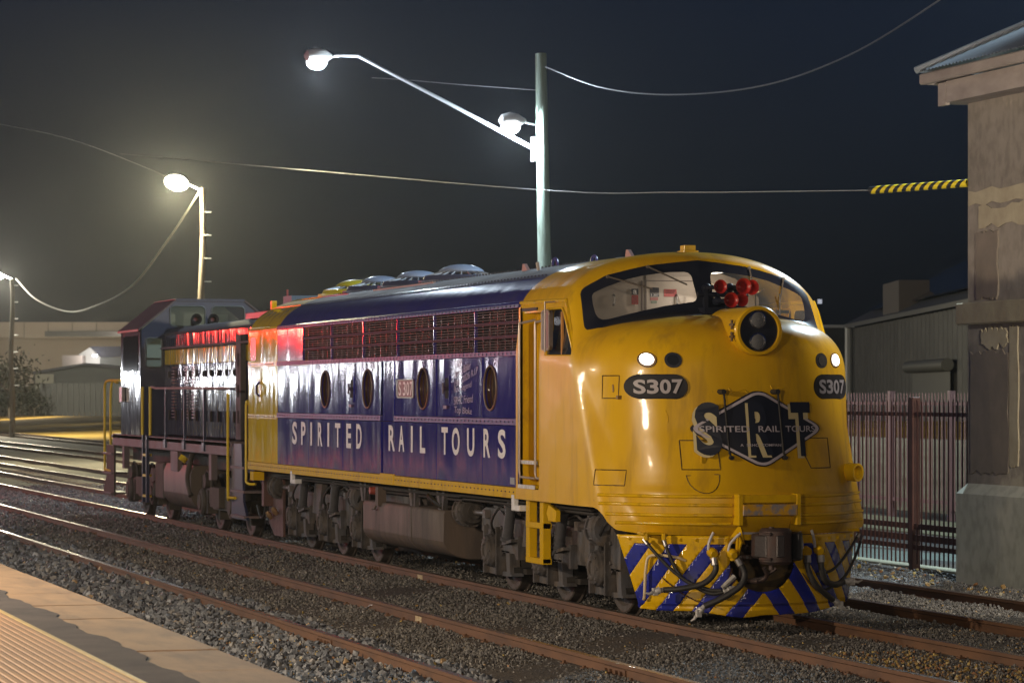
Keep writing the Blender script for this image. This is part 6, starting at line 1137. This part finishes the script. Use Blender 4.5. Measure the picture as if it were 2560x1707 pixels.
m = MB(); m.add([CFK(8.88, 80.2, GZ), CFK(22, 80.2, GZ), CFK(22, 80.2, 7.5), CFK(8.88, 80.2, 4.18), CFK(22, 48, GZ), CFK(22, 48, 7.5), CFK(8.88, 48, GZ), CFK(8.88, 48, 4.18)], [(0, 1, 2, 3), (1, 4, 5, 2), (6, 4, 5, 7)]); m.build('end_wall', SHW, SH)
tp = math.tan(R(27)); m = MB(); m.add([CFK(8.7, 47.5, 4.18), CFK(8.7, 80.6, 4.18), CFK(22, 80.6, 4.18 + 13.3 * tp), CFK(22, 47.5, 4.18 + 13.3 * tp), CFK(8.7, 47.5, 4.28), CFK(8.7, 80.6, 4.28), CFK(22, 80.6, 4.28 + 13.3 * tp), CFK(22, 47.5, 4.28 + 13.3 * tp)], [(0, 1, 2, 3), (4, 5, 6, 7), (0, 1, 5, 4), (1, 2, 6, 5), (2, 3, 7, 6), (3, 0, 4, 7)]); m.build('roof', mat('shed_roof', (.10, .10, .105), .5), SH)
for i in range(9):
    for j in range(3):
        f0 = 50 + i * 3.2; r0 = 9.1 + j * 1.7; m = MB(); m.add([CFK(r_, f_, 4.30 + (r_ - 8.7) * tp + .06 + dz_) for dz_ in (0, .04) for r_, f_ in ((r0, f0), (r0 + 1.62, f0), (r0 + 1.62, f0 + 3.1), (r0, f0 + 3.1))], [(0, 1, 2, 3), (4, 5, 6, 7), (0, 1, 5, 4), (1, 2, 6, 5), (2, 3, 7, 6), (3, 0, 4, 7)]); m.build('solar_panel', SOL, SH)
m = MB(); m.add([CFK(8.80, f_, z_) for f_, z_ in ((61.8, GZ), (67.6, GZ), (67.6, 2.45 + (986 - 925) * 67.6 / 7692), (61.8, 2.45 + (986 - 925) * 61.8 / 7692))], [(0, 1, 2, 3)]); m.build('roller_door', mat('roller_door', (.12, .12, .118), .5, wave=0), SH); m = MB(); m.tube([CFK(8.72, 61.6, 3.05), CFK(8.72, 67.8, 3.05)], .30, 12); m.build('door_roll', mat('roller_door', (.12, .12, .118), .5), SH)
m = MB(); m.tube([CFK(8.78, 80.3, GZ), CFK(8.78, 80.3, 4.2)], .22, 8); m.build('downpipe', mat('pale_metal', (.5, .5, .5), .5), SH)
u0 = CFK((2245 - 1280) / 7692 * 70, 70, 0); m = MB(); zt = 2.45 + (986 - 700) * 70 / 7692
m.add([CFK(r_, f_, z_) for z_ in (zt - .75, zt) for r_, f_ in ((8.8 + .0, 70), (9.5, 70), (9.5, 73), (8.8, 73))], [(0, 1, 2, 3), (4, 5, 6, 7), (0, 1, 5, 4), (1, 2, 6, 5), (2, 3, 7, 6), (3, 0, 4, 7)]); m.build('roof_unit', mat('roof_unit', (.13, .11, .105), .7), SH)
def cbox(m, u0_, u1_, v0_, v1_, fw, dp):
    s_ = fw / 7692; r0, r1 = (u0_ - 1280) * s_, (u1_ - 1280) * s_; z1, z0 = CAMZ + (986 - v0_) * s_, CAMZ + (986 - v1_) * s_
    m.add([CF(r_, f_, z_) for z_ in (z0, z1) for r_, f_ in ((r0, fw), (r1, fw), (r1, fw + dp), (r0, fw + dp))], [(0, 1, 2, 3), (4, 5, 6, 7), (0, 1, 5, 4), (1, 2, 6, 5), (2, 3, 7, 6), (3, 0, 4, 7)]); return m
S2 = thing('steel_shed', CF(18, 206, 0), 'lower ribbed shed with pale gutter beyond the yellow cab', 'shed'); cbox(MB(), 1990, 2134, 818, 1010, 206, 22).build('wall', mat('shed_ribbed', (.09, .09, .09), .5), S2); cbox(MB(), 1985, 2136, 812, 819, 205.5, .6).build('gutter', mat('pale_metal', (.5, .5, .5), .5), S2)
m = MB()
for i in range(36): cbox(m, 1992 + i * 4, 1994 + i * 4, 820, 1010, 205.7, .3)
tag(m.build('ribs', mat('shed_ribbed', (.09, .09, .09), .5), S2), kind='stuff')
o = cbox(MB(), 2045, 2055, 748, 759, 260, .3).build('distant_lamp', mat('dist_lamp', (1, 1, 1), .5, emis=(.8, .85, 1), estr=.35)); tag(o, 'small pale distant light above the shed roof', 'lamp')
# left side: warehouse, house, low shed, fence, dry bank
GR = mat('dry_grass', (.42, .27, .06), .9, col2=(.24, .165, .05), scale=.22, detail=12, lo=.35, hi=.7, bump=.08, bscale=3.5, spec=.1)
m = MB(); xs_ = list(np.arange(-320, -30, 3.)); 
def bank(x, t): y = 15.5 + 34 * t; return (x, y, GZ + .02 + 1.35 * (3 * t * t - 2 * t ** 3) + .10 * math.sin(x * .11 + t * 4) * t)
m.grid(bank, xs_, lin(0, 1, 16)); bk = m.build('grass_bank', GR, ang=80); bk['kind'] = 'structure'
WHB = mat('warehouse_render', (.26, .22, .185), .8, col2=(.20, .17, .15), scale=.05, bump=.005)
WA = thing('warehouse', CF(-40, 300, 0), 'long pale warehouse far behind with dark window strip', 'warehouse'); cbox(MB(), -260, 420, 846, 1040, 300, 30).build('wall', WHB, WA); cbox(MB(), -300, 440, 805, 845, 297, 34).build('parapet', WHB, WA); cbox(MB(), 112, 420, 828, 841, 296.6, .5).build('window_strip', mat('strip_dark', (.03, .03, .035), .3), WA)
for u_ in (60, 120, 180, 240): cbox(MB(), u_, u_ + 1, 806, 844, 296.8, .3).build('panel_joint', mat('joint', (.12, .10, .09), .8), WA)
HO = thing('house', CF(-30, 240, 0), 'small white gabled house with bright wall lamp', 'house'); s_ = 240 / 7692
zz = lambda v: CAMZ + (986 - v) * s_; rr = lambda u: (u - 1280) * s_
m = MB(); pl = [(rr(198), zz(1000)), (rr(198), zz(885)), (rr(225), zz(868)), (rr(257), zz(898)), (rr(257), zz(1000))]; m.prism(pl, lambda p, t: CF(p[0], t, p[1]), 240, 248); m.build('wall', mat('house_white', (.55, .53, .50), .8), HO)
m = MB(); m.prism([(rr(225), zz(866)), (rr(320), zz(866)), (rr(325), zz(891)), (rr(257), zz(893))], lambda p, t: CF(p[0], t, p[1]), 239.5, 240); m.build('roof', mat('tile_dark', (.03, .028, .04), .7), HO)
cbox(MB(), 250, 320, 893, 930, 239.8, 8).build('side_wall', mat('house_grey', (.12, .12, .11), .8), HO)
cbox(MB(), 231, 242, 886, 891, 239, .4).build('wall_light', mat('house_lamp', (1, 1, 1), .5, emis=(.95, .95, 1), estr=9), HO)
point_light('house_lamp', CF(rr(246), 237, zz(890)), 260, (1, .98, .95), .1)
cbox(MB(), 155, 205, 888, 925, 238, 6).build('annexe', mat('annexe', (.30, .25, .22), .8), HO)
LS = thing('low_shed', CF(-30, 215, 0), 'low dark shed with shallow roof behind the dark sheet fence', 'shed'); s_ = 215 / 7692; zz2 = lambda v: CAMZ + (986 - v) * s_; rr2 = lambda u: (u - 1280) * s_
m = MB(); m.prism([(rr2(84), zz2(1030)), (rr2(84), zz2(933)), (rr2(215), zz2(911)), (rr2(340), zz2(925)), (rr2(340), zz2(1030))], lambda p, t: CF(p[0], t, p[1]), 215, 225); m.build('wall', mat('shed_dark', (.02, .022, .022), .6), LS)
m = MB(); m.prism([(rr2(82), zz2(935)), (rr2(82), zz2(929)), (rr2(215), zz2(907)), (rr2(345), zz2(921)), (rr2(345), zz2(927)), (rr2(215), zz2(913))], lambda p, t: CF(p[0], t, p[1]), 214.5, 226); m.build('roof', mat('tile_dark', (.03, .028, .04), .7), LS)
cbox(MB(), 88, 134, 935, 958, 214.8, .3).build('shed_panel', mat('shed_panel', (.16, .15, .12), .6), LS)
FE = thing('sheet_fence', CF(-30, 205, 0), 'dark ribbed sheet fence along the top of the dry bank', 'fence')
for i in range(28): u_ = -40 + i * 14; cbox(MB(), u_, u_ + 13.2, 958 + (8 if i < 8 else 0), 1040, 205 + (i % 2) * .08, .1).build('fence_sheet', mat('fence_sheet', (.014, .015, .015), .6) if i > 9 else mat('fence_sheet_pale', (.06, .06, .045), .6), FE)
for u_, w in ((42, 14), (62, 24)): 
    o = cbox(MB(), u_, u_ + w, 950 if w < 20 else 962, 966 if w < 20 else 971, 206.5, .5).build('advertising_sign', mat('sign_pale', (.5, .45, .44), .6)); tag(o, '%s sign above the far sheet fence' % ('tall narrow pale' if w < 20 else 'low wide pale'), 'sign')
point_light('warehouse_yard_lamp', CF((60 - 1280) / 7692 * 282, 282, 4.5), 2600, (1, .88, .62), .3)
point_light('warehouse_yard_lamp', CF((230 - 1280) / 7692 * 284, 284, 9.0), 1300, (1, .86, .70), .3)
# tree and bushes
def tree(name, label, base, h, rad, n, cols, cat, seed, grp=None):
    T = thing(name, base, label, cat, grp); rr_ = np.random.default_rng(seed); b = Vector(base); m = MB(); m.tube([b, b + Vector((.1, .05, h * .4)), b + Vector((0, .1, h * .75))], [.02 * h, .015 * h, .006 * h], 7)
    tips = []
    for i in range(9):
        a_ = rr_.uniform(0, 6.28); z_ = h * rr_.uniform(.3, .65); e = b + Vector((math.cos(a_) * rad * .8, math.sin(a_) * rad * .8, z_ + h * rr_.uniform(.1, .3))); m.tube([b + Vector((0, 0, z_)), (b + Vector((0, 0, z_))).lerp(e, .5) + Vector((0, 0, .1)), e], [.008 * h, .005 * h, .002 * h], 5); tips.append(e)
    m.build('trunk', WOOD, T); m = MB()
    for i in range(n):
        c = tips[rr_.integers(len(tips))] + Vector(rr_.normal(0, .30, 3) * rad); s_ = rr_.uniform(.05, .13) * rad; M = Euler(rr_.uniform(0, 6.28, 3)).to_matrix()
        m.add([c + M @ Vector(q) for q in ((-s_, 0, 0), (0, -s_ * .5, 0), (s_, 0, 0), (0, s_ * .5, 0))], [(0, 1, 2, 3)])
    m.build('crown', mat(name + '_leaf', cols, .9, spec=.05, col2=tuple(c * .6 for c in cols), scale=2), T); return T
t0 = CF((22 - 1280) / 7692 * 203, 203, .9); tree('tree', 'dark sparse tree just behind the farthest lamp pole', t0, 4.6, 1.9, 650, (.018, .016, .010), 'tree', 3)
for i, (u_, f_, h_) in enumerate(((20, 203.5, 1.9), (50, 203.5, 1.6), (85, 203.5, 1.3))): tree('bush', ('tallest dark bush before the far sheet fence, under the tree', 'medium dark bush between the tallest and smallest ones before the fence', 'smallest dark bush before the far sheet fence')[i], CF((u_ - 1280) / 7692 * f_, f_, 1.0), h_, h_ * .7, 420, (.016, .018, .011), 'bush', 10 + i, 'bushes on the bank')
# ------------------------------------------------------------------ thin air volume added to stand in for the lamps' lens glow
HZ = True
if HZ:
    m = MB(); m.box(-420, 60, -60, 160, -1.3, 14.5); hz = m.build('glow_haze', []); hz['kind'] = 'stuff'
    hm = bpy.data.materials.new('glow_haze'); hm.use_nodes = True; N = hm.node_tree.nodes; N.clear(); o_ = N.new('ShaderNodeOutputMaterial'); v_ = N.new('ShaderNodeVolumePrincipled'); v_.inputs['Density'].default_value = .00016; v_.inputs['Color'].default_value = (.9, .92, .95, 1); v_.inputs['Anisotropy'].default_value = .78; hm.node_tree.links.new(v_.outputs[0], o_.inputs['Volume']); hz.data.materials.clear(); hz.data.materials.append(hm)
